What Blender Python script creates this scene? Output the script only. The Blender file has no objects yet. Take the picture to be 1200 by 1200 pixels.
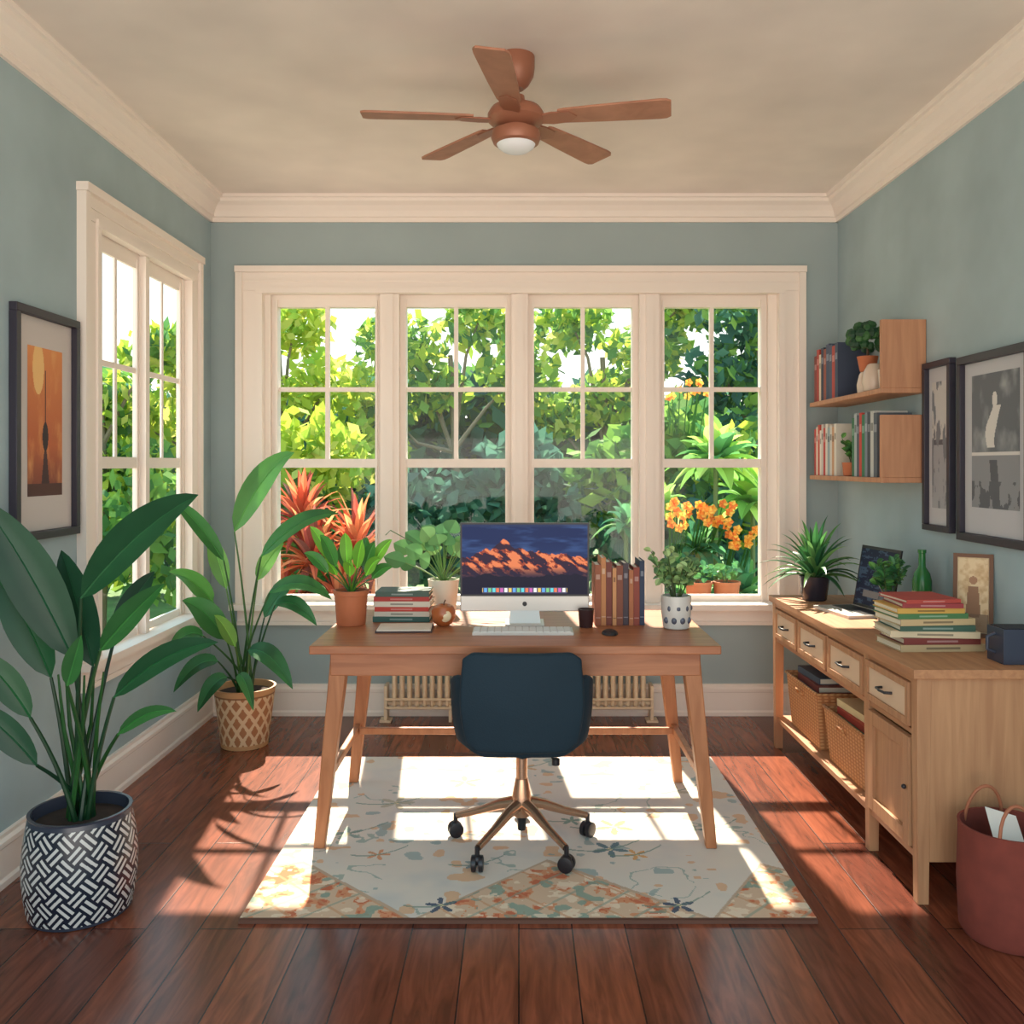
import bpy, math, random
import numpy as np
from mathutils import Vector, Matrix, Euler
random.seed(7)
rng = np.random.default_rng(7)
sc = bpy.context.scene
try:
    sc.view_settings.view_transform = 'Standard'
    sc.view_settings.look = 'None'
except Exception as e:
    print(e)

def lin(c):
    o = []
    for x in c[:3]:
        x = max(0.0, min(255.0, x)) / 255.0
        o.append(x / 12.92 if x <= .04045 else ((x + .055) / 1.055) ** 2.4)
    return tuple(o)

# ---------------------------------------------------------------- materials
def mat(name, c=(200, 200, 200), rough=.6, metal=0, var=.1, vscale=5, bump=0, bscale=60,
        attr=False, trans=0, stretch=(1, 1, 1), emit=0, coat=0, spec=.5):
    m = bpy.data.materials.new(name); m.use_nodes = True
    nt = m.node_tree; n = nt.nodes; l = nt.links
    b = n['Principled BSDF']; out = n['Material Output']
    src = None
    if var or bump:
        tc = n.new('ShaderNodeTexCoord'); mp = n.new('ShaderNodeMapping')
        mp.inputs['Scale'].default_value = stretch
        l.new(tc.outputs['Object'], mp.inputs['Vector'])
    if attr:
        a = n.new('ShaderNodeAttribute'); a.attribute_name = 'Col'; src = a.outputs['Color']
    if var:
        nz = n.new('ShaderNodeTexNoise'); nz.inputs['Scale'].default_value = vscale; nz.inputs['Detail'].default_value = 3
        l.new(mp.outputs[0], nz.inputs['Vector'])
        mr = n.new('ShaderNodeMapRange')
        mr.inputs['From Min'].default_value = .3; mr.inputs['From Max'].default_value = .7
        mr.inputs['To Min'].default_value = 1 - var; mr.inputs['To Max'].default_value = 1 + var * .7
        l.new(nz.outputs[0], mr.inputs['Value'])
        vm = n.new('ShaderNodeVectorMath'); vm.operation = 'SCALE'
        if src: l.new(src, vm.inputs[0])
        else: vm.inputs[0].default_value = lin(c)
        l.new(mr.outputs[0], vm.inputs['Scale']); src = vm.outputs[0]
    if src: l.new(src, b.inputs['Base Color'])
    else: b.inputs['Base Color'].default_value = lin(c) + (1,)
    b.inputs['Roughness'].default_value = rough
    b.inputs['Metallic'].default_value = metal
    b.inputs['Specular IOR Level'].default_value = spec
    b.inputs['Coat Weight'].default_value = coat
    if emit:
        if src: l.new(src, b.inputs['Emission Color'])
        else: b.inputs['Emission Color'].default_value = lin(c) + (1,)
        b.inputs['Emission Strength'].default_value = emit
    if bump:
        n2 = n.new('ShaderNodeTexNoise'); n2.inputs['Scale'].default_value = bscale; n2.inputs['Detail'].default_value = 2
        l.new(mp.outputs[0], n2.inputs['Vector'])
        bp = n.new('ShaderNodeBump'); bp.inputs['Strength'].default_value = bump; bp.inputs['Distance'].default_value = .01
        l.new(n2.outputs[0], bp.inputs['Height']); l.new(bp.outputs[0], b.inputs['Normal'])
    if trans:
        t = n.new('ShaderNodeBsdfTranslucent')
        if src: l.new(src, t.inputs['Color'])
        mx = n.new('ShaderNodeMixShader'); mx.inputs[0].default_value = trans
        l.new(b.outputs[0], mx.inputs[1]); l.new(t.outputs[0], mx.inputs[2]); l.new(mx.outputs[0], out.inputs['Surface'])
    return m

def wood(name, c1, c2, stretch=(12, 1, 12), rough=.45, scale=3, coat=0):
    m = bpy.data.materials.new(name); m.use_nodes = True
    nt = m.node_tree; n = nt.nodes; l = nt.links; b = n['Principled BSDF']
    tc = n.new('ShaderNodeTexCoord'); mp = n.new('ShaderNodeMapping'); mp.inputs['Scale'].default_value = stretch
    l.new(tc.outputs['Object'], mp.inputs['Vector'])
    nz = n.new('ShaderNodeTexNoise'); nz.inputs['Scale'].default_value = scale; nz.inputs['Detail'].default_value = 5
    nz.inputs['Distortion'].default_value = .6
    l.new(mp.outputs[0], nz.inputs['Vector'])
    cr = n.new('ShaderNodeValToRGB')
    cr.color_ramp.elements[0].position = .32; cr.color_ramp.elements[0].color = lin(c1) + (1,)
    cr.color_ramp.elements[1].position = .68; cr.color_ramp.elements[1].color = lin(c2) + (1,)
    l.new(nz.outputs[0], cr.inputs[0]); l.new(cr.outputs[0], b.inputs['Base Color'])
    b.inputs['Roughness'].default_value = rough; b.inputs['Coat Weight'].default_value = coat
    return m

M_col = mat('painted_surface', attr=True, rough=.6, var=0)
M_gloss = mat('glazed_surface', attr=True, rough=.25, var=0)
M_leaf = mat('plant_leaf', attr=True, rough=.42, var=.12, vscale=12, trans=.25)
M_gleaf = mat('garden_leaf', attr=True, rough=.7, var=0, trans=.5, spec=.2)
M_wallL = mat('wall_plaster', (164, 184, 189), rough=.9, var=.12, vscale=2.6)
M_wallB = mat('wall_plaster_back', (160, 175, 177), rough=.9, var=.05, vscale=2.2)
M_ceil = mat('ceiling_plaster', (234, 222, 212), rough=.95, var=.11, vscale=1.8)
M_trim = mat('trim_paint', (244, 232, 222), rough=.5, var=0)
M_desk = wood('desk_wood', (160, 96, 62), (184, 118, 80), (1.2, 10, 10), .38)
M_deskl = wood('desk_leg_wood', (164, 102, 64), (190, 126, 84), (10, 10, 1.5), .45)
M_cred = wood('oak_vertical', (172, 122, 86), (192, 142, 102), (14, 14, 1), .55)
M_credh = wood('oak_horizontal', (172, 118, 82), (194, 140, 98), (14, 1.2, 14), .5)
M_shelf = wood('shelf_wood', (176, 124, 92), (194, 142, 106), (14, 14, 1.2), .55)
M_fan = wood('fan_wood', (158, 106, 82), (178, 124, 98), (4, 4, 10), .45)
M_fanm = mat('fan_bronze', (158, 102, 78), rough=.4, metal=.15, var=.05)
M_lamp = mat('lamp_glass', (225, 225, 225), rough=.25, emit=.12, var=0)
M_bronze = mat('chair_bronze', (200, 158, 130), rough=.25, metal=.85, var=0)
M_black = mat('black_plastic', (30, 28, 34), rough=.4, var=0)
M_chair = mat('chair_fabric', (27, 46, 58), rough=.75, var=.08, bump=.15, bscale=200, spec=.3)
M_alu = mat('aluminium', (215, 210, 204), rough=.35, metal=.2, var=0)
M_terra = mat('terracotta', (188, 108, 70), rough=.7, var=.08)
M_rad = mat('radiator_enamel', (228, 204, 172), rough=.4, var=0)
M_soil = mat('soil', (54, 38, 30), rough=.95, var=.3, vscale=40)
M_dark = mat('dark_frame', (50, 46, 58), rough=.4, var=0)
M_grass = mat('grass', (96, 130, 66), rough=.9, var=.3, vscale=3)
M_waste = mat('felt_red', (128, 58, 46), rough=.9, var=.12, vscale=20)
M_screen = mat('display_panel', attr=True, rough=.35, var=0, emit=.7, spec=.15)

def glass_mat():
    m = bpy.data.materials.new('window_glass'); m.use_nodes = True
    nt = m.node_tree; n = nt.nodes; l = nt.links
    out = n['Material Output']; n.remove(n['Principled BSDF'])
    t = n.new('ShaderNodeBsdfTransparent'); t.inputs[0].default_value = (.98, .995, .99, 1)
    g = n.new('ShaderNodeBsdfGlossy'); g.inputs['Roughness'].default_value = .03
    mx = n.new('ShaderNodeMixShader'); mx.inputs[0].default_value = .03
    l.new(t.outputs[0], mx.inputs[1]); l.new(g.outputs[0], mx.inputs[2]); l.new(mx.outputs[0], out.inputs['Surface'])
    return m
M_glass = glass_mat()

def floor_mat():
    m = bpy.data.materials.new('floor_planks'); m.use_nodes = True
    nt = m.node_tree; n = nt.nodes; l = nt.links; b = n['Principled BSDF']
    tc = n.new('ShaderNodeTexCoord'); sp = n.new('ShaderNodeSeparateXYZ'); cb = n.new('ShaderNodeCombineXYZ')
    l.new(tc.outputs['Object'], sp.inputs[0]); l.new(sp.outputs['Y'], cb.inputs['X']); l.new(sp.outputs['X'], cb.inputs['Y'])
    br = n.new('ShaderNodeTexBrick'); l.new(cb.outputs[0], br.inputs['Vector'])
    br.inputs['Scale'].default_value = 1; br.inputs['Brick Width'].default_value = 1.6; br.inputs['Row Height'].default_value = .155
    br.inputs['Mortar Size'].default_value = .0024; br.inputs['Mortar Smooth'].default_value = .3
    br.inputs['Color1'].default_value = lin((138, 74, 50)) + (1,); br.inputs['Color2'].default_value = lin((94, 48, 36)) + (1,)
    br.inputs['Mortar'].default_value = lin((44, 22, 20)) + (1,); br.offset = .37
    mp = n.new('ShaderNodeMapping'); mp.inputs['Scale'].default_value = (10, 1.2, 1); l.new(tc.outputs['Object'], mp.inputs[0])
    nz = n.new('ShaderNodeTexNoise'); nz.inputs['Scale'].default_value = 2.2; nz.inputs['Detail'].default_value = 4; nz.inputs['Distortion'].default_value = 2.0
    l.new(mp.outputs[0], nz.inputs['Vector'])
    mr = n.new('ShaderNodeMapRange'); mr.inputs['From Min'].default_value = .3; mr.inputs['From Max'].default_value = .7
    mr.inputs['To Min'].default_value = .6; mr.inputs['To Max'].default_value = 1.35; l.new(nz.outputs[0], mr.inputs['Value'])
    vm = n.new('ShaderNodeVectorMath'); vm.operation = 'SCALE'; l.new(br.outputs['Color'], vm.inputs[0]); l.new(mr.outputs[0], vm.inputs['Scale'])
    l.new(vm.outputs[0], b.inputs['Base Color']); b.inputs['Roughness'].default_value = .24
    bp = n.new('ShaderNodeBump'); bp.inputs['Strength'].default_value = .25; bp.inputs['Distance'].default_value = .003; bp.invert = True
    l.new(br.outputs['Fac'], bp.inputs['Height']); l.new(bp.outputs[0], b.inputs['Normal'])
    return m
M_floor = floor_mat()

def wicker_mat():
    m = bpy.data.materials.new('wicker'); m.use_nodes = True
    nt = m.node_tree; n = nt.nodes; l = nt.links; b = n['Principled BSDF']
    tc = n.new('ShaderNodeTexCoord'); mp = n.new('ShaderNodeMapping'); mp.inputs['Rotation'].default_value = (.0, 0, math.radians(45))
    l.new(tc.outputs['Object'], mp.inputs[0])
    br = n.new('ShaderNodeTexWave'); br.wave_type = 'BANDS'; br.bands_direction = 'Z'; br.inputs['Scale'].default_value = 22
    br2 = n.new('ShaderNodeTexWave'); br2.bands_direction = 'X'; br2.inputs['Scale'].default_value = 16
    l.new(mp.outputs[0], br.inputs['Vector']); l.new(mp.outputs[0], br2.inputs['Vector'])
    mu = n.new('ShaderNodeMath'); mu.operation = 'MULTIPLY'; l.new(br.outputs['Fac'], mu.inputs[0]); l.new(br2.outputs['Fac'], mu.inputs[1])
    cr = n.new('ShaderNodeValToRGB'); cr.color_ramp.elements[0].color = lin((176, 116, 70)) + (1,); cr.color_ramp.elements[1].color = lin((212, 158, 104)) + (1,)
    cr.color_ramp.elements[1].position = .6
    l.new(mu.outputs[0], cr.inputs[0]); l.new(cr.outputs[0], b.inputs['Base Color']); b.inputs['Roughness'].default_value = .7
    bp = n.new('ShaderNodeBump'); bp.inputs['Strength'].default_value = .4; bp.inputs['Distance'].default_value = .005
    l.new(mu.outputs[0], bp.inputs['Height']); l.new(bp.outputs[0], b.inputs['Normal'])
    return m
M_wick = wicker_mat()

# ---------------------------------------------------------------- mesh builder
class MB:
    def __init__(s):
        s.v = []; s.f = []; s.m = []; s.c = []; s.mats = []
    def add(s, verts, faces, m, col=(200, 200, 200), M=None):
        o = len(s.v)
        if M is not None: verts = [M @ Vector(p) for p in verts]
        s.v.extend([tuple(p) for p in verts])
        if m not in s.mats: s.mats.append(m)
        k = s.mats.index(m); lc = lin(col)
        for f in faces:
            s.f.append(tuple(i + o for i in f)); s.m.append(k); s.c.append(lc)
    def box(s, x0, x1, y0, y1, z0, z1, m, col=(200, 200, 200), M=None):
        v = [(x, y, z) for z in (z0, z1) for y in (y0, y1) for x in (x0, x1)]
        f = [(0, 2, 3, 1), (4, 5, 7, 6), (0, 1, 5, 4), (2, 6, 7, 3), (0, 4, 6, 2), (1, 3, 7, 5)]
        s.add(v, f, m, col, M)
    def beam(s, p0, p1, w0, w1, m, col=(200, 200, 200), d0=None, d1=None):
        p0, p1 = Vector(p0), Vector(p1); d0 = d0 or w0; d1 = d1 or w1
        v = []
        for p, w, d in ((p0, w0, d0), (p1, w1, d1)):
            for sx, sy in ((-1, -1), (1, -1), (1, 1), (-1, 1)):
                v.append((p.x + sx * w / 2, p.y + sy * d / 2, p.z))
        s.add(v, [(3, 2, 1, 0), (4, 5, 6, 7), (0, 1, 5, 4), (1, 2, 6, 5), (2, 3, 7, 6), (3, 0, 4, 7)], m, col)
    def lathe(s, prof, c, m, col=(200, 200, 200), n=32, M=None, cap=True):
        v = []; f = []; cx, cy, cz = c
        for r, z in prof:
            for i in range(n):
                a = 2 * math.pi * i / n
                v.append((cx + r * math.cos(a), cy + r * math.sin(a), cz + z))
        for j in range(len(prof) - 1):
            for i in range(n):
                k = (i + 1) % n
                f.append((j * n + i, j * n + k, (j + 1) * n + k, (j + 1) * n + i))
        if cap:
            f.append(tuple(range(n))[::-1]); f.append(tuple(range((len(prof) - 1) * n, len(prof) * n)))
        s.add(v, f, m, col, M)
    def tube(s, pts, rad, m, col=(200, 200, 200), n=8):
        pts = [Vector(p) for p in pts]
        if not hasattr(rad, '__len__'): rad = [rad] * len(pts)
        v = []; f = []; up = Vector((0.3, 0.9, 0.31)).normalized()
        for i, p in enumerate(pts):
            t = (pts[min(i + 1, len(pts) - 1)] - pts[max(i - 1, 0)]).normalized()
            a = t.cross(up)
            if a.length < 1e-3: a = t.cross(Vector((1, 0, 0)))
            a.normalize(); b = t.cross(a).normalized()
            for k in range(n):
                th = 2 * math.pi * k / n
                v.append(p + (a * math.cos(th) + b * math.sin(th)) * rad[i])
        for j in range(len(pts) - 1):
            for i in range(n):
                k = (i + 1) % n
                f.append((j * n + i, j * n + k, (j + 1) * n + k, (j + 1) * n + i))
        f.append(tuple(range(n))[::-1]); f.append(tuple(range((len(pts) - 1) * n, len(pts) * n)))
        s.add(v, f, m, col)
    def ball(s, c, r, m, col=(200, 200, 200), sc=(1, 1, 1), n=16, M=None):
        prof = []
        k = n // 2
        for j in range(k + 1):
            a = -math.pi / 2 + math.pi * j / k
            prof.append((max(1e-4, math.cos(a) * r), math.sin(a) * r))
        v = []; f = []
        for rr, z in prof:
            for i in range(n):
                a = 2 * math.pi * i / n
                v.append((c[0] + rr * math.cos(a) * sc[0], c[1] + rr * math.sin(a) * sc[1], c[2] + z * sc[2]))
        for j in range(k):
            for i in range(n):
                q = (i + 1) % n
                f.append((j * n + i, j * n + q, (j + 1) * n + q, (j + 1) * n + i))
        s.add(v, f, m, col, M)
    def blade(s, a, ctrl, b, w, col, m=None, N=(0, -.75, .65), n=12, fold=.25, broad=.8, col2=None):
        m = m or M_leaf
        a, ctrl, b, N = Vector(a), Vector(ctrl), Vector(b), Vector(N).normalized()
        rows = []
        for i in range(n + 1):
            t = i / n
            p = a * (1 - t) ** 2 + ctrl * 2 * t * (1 - t) + b * t * t
            tg = ((ctrl - a) * (1 - t) + (b - ctrl) * t).normalized()
            sd = tg.cross(N)
            if sd.length < .15: sd = tg.cross(Vector((1, .2, 0)))
            sd.normalize(); nn = sd.cross(tg).normalized()
            ww = w / 2 * (math.sin(math.pi * min(1, t ** broad)) ** .75 if 0 < t < 1 else 0.02)
            rows.append([p + sd * ww * k + nn * (abs(k) * ww * fold) for k in (-1, -.55, 0, .55, 1)])
        v = [p for r in rows for p in r]
        fl = []; fr = []
        for i in range(n):
            for k in range(4):
                q = i * 5 + k
                (fl if k < 2 else fr).append((q, q + 1, q + 6, q + 5))
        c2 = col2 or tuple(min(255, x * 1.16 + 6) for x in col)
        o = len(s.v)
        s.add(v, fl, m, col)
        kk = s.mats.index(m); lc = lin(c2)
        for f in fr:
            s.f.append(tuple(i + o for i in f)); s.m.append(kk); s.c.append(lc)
    def build(s, name, bevel=0, parent=None, smooth=True, sub=0, solid=0, angle=38, seg=2):
        me = bpy.data.meshes.new(name)
        me.from_pydata(s.v, [], s.f); me.update()
        for m in s.mats: me.materials.append(m)
        me.polygons.foreach_set('material_index', s.m)
        ca = me.color_attributes.new('Col', 'FLOAT_COLOR', 'CORNER')
        cnt = np.array([len(f) for f in s.f]); cc = np.array(s.c, dtype=np.float32)
        cc = np.concatenate([cc, np.ones((len(cc), 1), np.float32)], 1)
        ca.data.foreach_set('color', np.repeat(cc, cnt, axis=0).ravel())
        if smooth:
            me.polygons.foreach_set('use_smooth', [True] * len(s.f))
            me.set_sharp_from_angle(angle=math.radians(angle))
        ob = bpy.data.objects.new(name, me); sc.collection.objects.link(ob)
        if parent: ob.parent = parent
        if solid:
            q = ob.modifiers.new('solid', 'SOLIDIFY'); q.thickness = solid; q.offset = 0
        if sub:
            q = ob.modifiers.new('sub', 'SUBSURF'); q.levels = sub; q.render_levels = sub
        if bevel:
            q = ob.modifiers.new('bevel', 'BEVEL'); q.width = bevel; q.segments = seg; q.limit_method = 'ANGLE'; q.angle_limit = math.radians(40)
        return ob

def empty(name, loc=(0, 0, 0)):
    e = bpy.data.objects.new(name, None); sc.collection.objects.link(e)
    return e

def vnoise(U, V, s, seed):
    r = np.random.default_rng(seed).random((64, 64))
    x = U * s; y = V * s
    xi = np.floor(x).astype(int); yi = np.floor(y).astype(int)
    fx = x - xi; fy = y - yi; fx = fx * fx * (3 - 2 * fx); fy = fy * fy * (3 - 2 * fy)
    g = lambda a, b: r[a % 64, b % 64]
    return (g(xi, yi) * (1 - fx) + g(xi + 1, yi) * fx) * (1 - fy) + (g(xi, yi + 1) * (1 - fx) + g(xi + 1, yi + 1) * fx) * fy
def fbm(U, V, s, seed, o=4):
    t = 0; a = .5; k = 0
    for i in range(o):
        t = t + a * vnoise(U + 3.1, V + 1.7, s, seed + i); k += a; a *= .5; s *= 2
    return t / k

def surf(name, nu, nv, pos, paint, m, parent=None, smooth=False):
    u = np.linspace(0, 1, nu + 1); v = np.linspace(0, 1, nv + 1)
    U, V = np.meshgrid(u, v); P = np.stack(pos(U, V), -1).reshape(-1, 3)
    i, j = np.meshgrid(np.arange(nu), np.arange(nv)); q = (j * (nu + 1) + i).ravel()
    F = np.stack([q, q + 1, q + nu + 2, q + nu + 1], 1)
    me = bpy.data.meshes.new(name)
    me.vertices.add(len(P)); me.vertices.foreach_set('co', P.astype(np.float32).ravel())
    me.loops.add(len(F) * 4); me.loops.foreach_set('vertex_index', F.astype(np.int32).ravel())
    me.polygons.add(len(F)); me.polygons.foreach_set('loop_start', np.arange(0, len(F) * 4, 4, dtype=np.int32))
    me.polygons.foreach_set('loop_total', np.full(len(F), 4, dtype=np.int32))
    me.update(calc_edges=True); me.validate()
    UC = (i.ravel() + .5) / nu; VC = (j.ravel() + .5) / nv
    C = np.clip(paint(UC, VC), 0, 255) / 255.0
    C = np.where(C <= .04045, C / 12.92, ((C + .055) / 1.055) ** 2.4)
    C = np.concatenate([C, np.ones((len(C), 1))], 1).astype(np.float32)
    ca = me.color_attributes.new('Col', 'FLOAT_COLOR', 'CORNER'); ca.data.foreach_set('color', np.repeat(C, 4, axis=0).ravel())
    if smooth: me.polygons.foreach_set('use_smooth', [True] * len(F))
    me.materials.append(m)
    ob = bpy.data.objects.new(name, me); sc.collection.objects.link(ob)
    if parent: ob.parent = parent
    return ob
def col_arr(c, n): return np.tile(np.array(c, float), (n, 1))
def blend(C, mask, c): 
    mask = np.clip(mask, 0, 1)[:, None]
    return C * (1 - mask) + np.array(c, float) * mask

# ---------------------------------------------------------------- room
XL, XR, YB, ZC, YF = -1.664, 1.723, 4.84, 2.79, .6
b = MB(); b.box(XL - .2, XR + .2, YF, YB + .16, -.1, 0, M_floor); b.build('floor', smooth=False)
b = MB(); b.box(XL - .2, XR + .2, YF, YB + .16, ZC, ZC + .1, M_ceil); b.build('ceiling', smooth=False)
b = MB()
ox0, ox1, oz0, oz1 = -1.40, 1.42, .60, 2.30
b.box(XL - .05, ox0, YB, YB + .16, 0, ZC, M_wallB); b.box(ox1, XR + .2, YB, YB + .16, 0, ZC, M_wallB)
b.box(ox0, ox1, YB, YB + .16, 0, oz0, M_wallB); b.box(ox0, ox1, YB, YB + .16, oz1, ZC, M_wallB)
b.build('wall_back', smooth=False)
b = MB()
ly0, ly1, LT = 3.49, 4.50, .05
b.box(XL - LT, XL, YF, ly0, 0, ZC, M_wallL); b.box(XL - LT, XL, ly1, YB, 0, ZC, M_wallL)
b.box(XL - LT, XL, ly0, ly1, 0, oz0, M_wallL); b.box(XL - LT, XL, ly0, ly1, oz1, ZC, M_wallL)
b.build('wall_left', smooth=False)
b = MB(); b.box(XR, XR + .16, YF, YB, 0, ZC, M_wallL); b.build('wall_right', smooth=False)

crown = [(0, -.13), (.014, -.13), (.016, -.108), (.026, -.104), (.034, -.075), (.05, -.05), (.074, -.034), (.078, -.018), (.092, -.016), (.095, 0), (0, 0)]
base = [(0, 0), (.024, 0), (.024, .02), (.018, .03), (.018, .125), (.022, .13), (.022, .145), (.012, .155), (.012, .168), (0, .17)]
def run(name, prof, side, z, m):
    b = MB(); n = len(prof); v = []
    for e in (0, 1):
        for d, h in prof:
            if side == 'left': v.append((XL + d, (YF, YB)[e], z + h))
            elif side == 'right': v.append((XR - d, (YF, YB)[e], z + h))
            else: v.append(((XL, XR)[e], YB - d, z + h))
    f = [(i, (i + 1) % n, n + (i + 1) % n, n + i) for i in range(n)] + [tuple(range(n)), tuple(range(n, 2 * n))[::-1]]
    b.add(v, f, m); b.build(name, smooth=False)
for i, sd in enumerate(('left', 'back', 'right')):
    run('trim_%d' % (i + 1), crown, sd, ZC, M_trim); run('baseboard_' + sd, base, sd, 0, M_trim)

def window(name, F, units, u0, u1):
    e = empty(name)
    b = MB()
    FS = [(0, 2, 3, 1), (4, 5, 7, 6), (0, 1, 5, 4), (2, 6, 7, 3), (0, 4, 6, 2), (1, 3, 7, 5)]
    def bx(ua, ub, wa, wb, za, zb):
        b.add([F(u, w, z) for z in (za, zb) for w in (wa, wb) for u in (ua, ub)], FS, M_trim)
    cw = .115
    for a, c in ((u0 - cw, u0 + .01), (u1 - .01, u1 + cw)):
        bx(a, c, -.022, .0, .60, 2.289)
    bx(u0 - cw - .006, u0 - cw + .03, -.038, -.001, .60, 2.384); bx(u1 + cw - .03, u1 + cw + .006, -.038, -.001, .60, 2.384)
    bx(u0 - .012, u0 + .021, -.032, .0195, .60, 2.274); bx(u1 - .021, u1 + .012, -.032, .0195, .60, 2.274)
    bx(u0 - cw, u1 + cw, -.024, 0, 2.29, 2.385); bx(u0 - cw - .008, u1 + cw + .008, -.046, 0, 2.385, 2.418)
    bx(u0 - .013, u1 + .013, -.035, .0205, 2.2745, 2.306)
    bx(u0 - cw, u1 + cw, -.03, -.001, 2.335, 2.345)
    bx(u0, u0 + .02, 0, .15, .6, 2.28); bx(u1 - .02, u1, 0, .15, .6, 2.28); bx(u0, u1, .001, .151, 2.28, 2.301); bx(u0, u1, 0, .17, .58, .604)
    bx(u0 - cw - .03, u1 + cw + .03, -.075, .06, .575, .606); bx(u0 - cw, u1 + cw, -.02, 0, .51, .575); bx(u0 - cw, u1 + cw, -.03, 0, .49, .51)
    for i, (a, c) in enumerate(units):
        bx(a - .035, a, .05, .10, .602, 2.279); bx(c, c + .035, .05, .10, .602, 2.279)
        bx(a - .012, a - .001, .035, .0495, .602, 2.25); bx(c + .001, c + .012, .035, .0495, .602, 2.25)
        bx(a, c, .051, .099, 2.212, 2.279); bx(a, c, .051, .099, .602, .64)
        bx(a, c, .045, .105, 1.336, 1.384)
        mid = (a + c) / 2
        bx(mid - .011, mid + .011, .06, .09, 1.384, 2.212); bx(a, c, .062, .088, 1.752, 1.776)
    pts = sorted([x for p in units for x in p])
    for k in range(1, len(pts) - 1, 2):
        a, c = pts[k] + .034, pts[k + 1] - .034
        bx(a, c, -.005, .152, .603, 2.2735); m0 = (a + c) / 2; bx(m0 - .02, m0 + .02, -.016, -.005, .603, 2.273)
    bx(u0 + .021, pts[0] - .034, .02, .14, .603, 2.279); bx(pts[-1] + .034, u1 - .021, .02, .14, .603, 2.279)
    b.build('frame', parent=e, smooth=False)
    g = MB()
    for a, c in units: g.add([F(a, .077, .63), F(c, .077, .63), F(c, .077, 2.22), F(a, .077, 2.22)], [(0, 1, 2, 3)], M_glass)
    g.build('glass', parent=e, smooth=False)
window('window_1', lambda u, w, z: (u, YB + w, z), [(-1.313, -.783), (-.613, -.074), (.083, .617), (.793, 1.318)], ox0, ox1)
window('window_2', lambda u, w, z: (XL - (w if w < 0 else w * .3), u, z), [(3.55, 3.93), (4.03, 4.43)], ly0, ly1)

# ---------------------------------------------------------------- rug
def rug_paint(U, V):
    n = len(U); C = col_arr((222, 212, 200), n)
    f1 = fbm(U, V, 9, 3); C = blend(C, (f1 - .5) * 1.2, (234, 220, 200)); C = blend(C, (.42 - f1) * 3, (202, 200, 196))
    vine = np.abs(fbm(U, V, 7, 11) - .5)
    C = blend(C, (vine < .009) * (vnoise(U, V, 6, 5) > .5) * .75, (150, 168, 158))
    bl = fbm(U, V, 26, 51, 2); C = blend(C, (bl > .70) * (vnoise(U, V, 5, 8) > .5) * .7, (222, 170, 126))
    bl = fbm(U, V, 24, 61, 2); C = blend(C, (bl > .72) * (vnoise(U, V, 5, 18) > .5) * .7, (146, 166, 164))
    xs = np.array([0, .06, .3, .54, .82, .96, 1.0]); hs = np.array([.24, .26, 0, .27, 0, .25, .22])
    H = np.interp(U, xs, hs); inside = V < H
    P = col_arr((216, 186, 158), n)
    a = fbm(U * 1.15, V, 36, 21, 3); bb = fbm(U * 1.15, V, 28, 31, 2); d = fbm(U, V, 50, 41, 2)
    P = blend(P, (a > .56) * .8, (218, 140, 98)); P = blend(P, (a > .66) * .8, (200, 104, 72)); P = blend(P, (bb > .64) * .75, (128, 158, 146)); P = blend(P, (d > .66) * .8, (238, 220, 196))
    P = blend(P, (np.abs(((U * 1.15 + V) * 9) % 1 - .5) > .46) * .6, (204, 150, 112)); P = blend(P, (np.abs(((U * 1.15 - V) * 9) % 1 - .5) > .46) * .6, (146, 160, 144))
    C = np.where(inside[:, None], P, C)
    C = blend(C, (np.abs(V - H) < .006) & (V > .01), (196, 170, 146))
    for (fu, fv, r, cc) in [(.345, .06, .035, (70, 84, 106)), (.77, .06, .035, (70, 84, 106)), (.67, .33, .045, (100, 124, 132)), (.69, .46, .05, (222, 160, 110)), (.72, .30, .03, (222, 164, 100)),
                            (.60, .50, .03, (130, 154, 140)), (.2, .62, .05, (190, 180, 156)), (.35, .78, .05, (206, 170, 134)), (.85, .7, .05, (190, 180, 156)), (.5, .9, .04, (206, 170, 134)), (.12, .42, .04, (140, 160, 150)), (.42, .42, .03, (218, 168, 130)), (.9, .45, .035, (130, 150, 154)), (.2, .3, .03, (214, 150, 110)), (.4, .25, .03, (130, 150, 154))]:
        du = (U - fu) * 1.16; dv = V - fv; rr = np.hypot(du, dv); th = np.arctan2(dv, du)
        pet = r * (.55 + .45 * np.cos(th * 5 + fu * 30))
        C = blend(C, (rr < pet) * .9, cc); C = blend(C, rr < r * .16, (236, 214, 170))
        st = (np.abs(dv - du * .4 - .6 * du * du / r * .3) < .003) & (np.abs(du) < r * 2.2)
        C = blend(C, st * .7, (120, 144, 130))
    edge = (V < .008)
    return blend(C, edge, (100, 64, 50))
rx0, rx1, ry0, ry1 = -.825, .88, 2.635, 4.11
rug = surf('area_rug', 360, 320, lambda U, V: (rx0 + (rx1 - rx0) * U, ry0 + (ry1 - ry0) * V, U * 0 + .012),
           rug_paint, mat('rug_pile', attr=True, rough=.95, var=0))
b = MB(); b.box(rx0, rx1, ry0, ry1, .0005, .0115, M_col, (100, 64, 50)); o = b.build('rug_edge', smooth=False, parent=rug)

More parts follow.
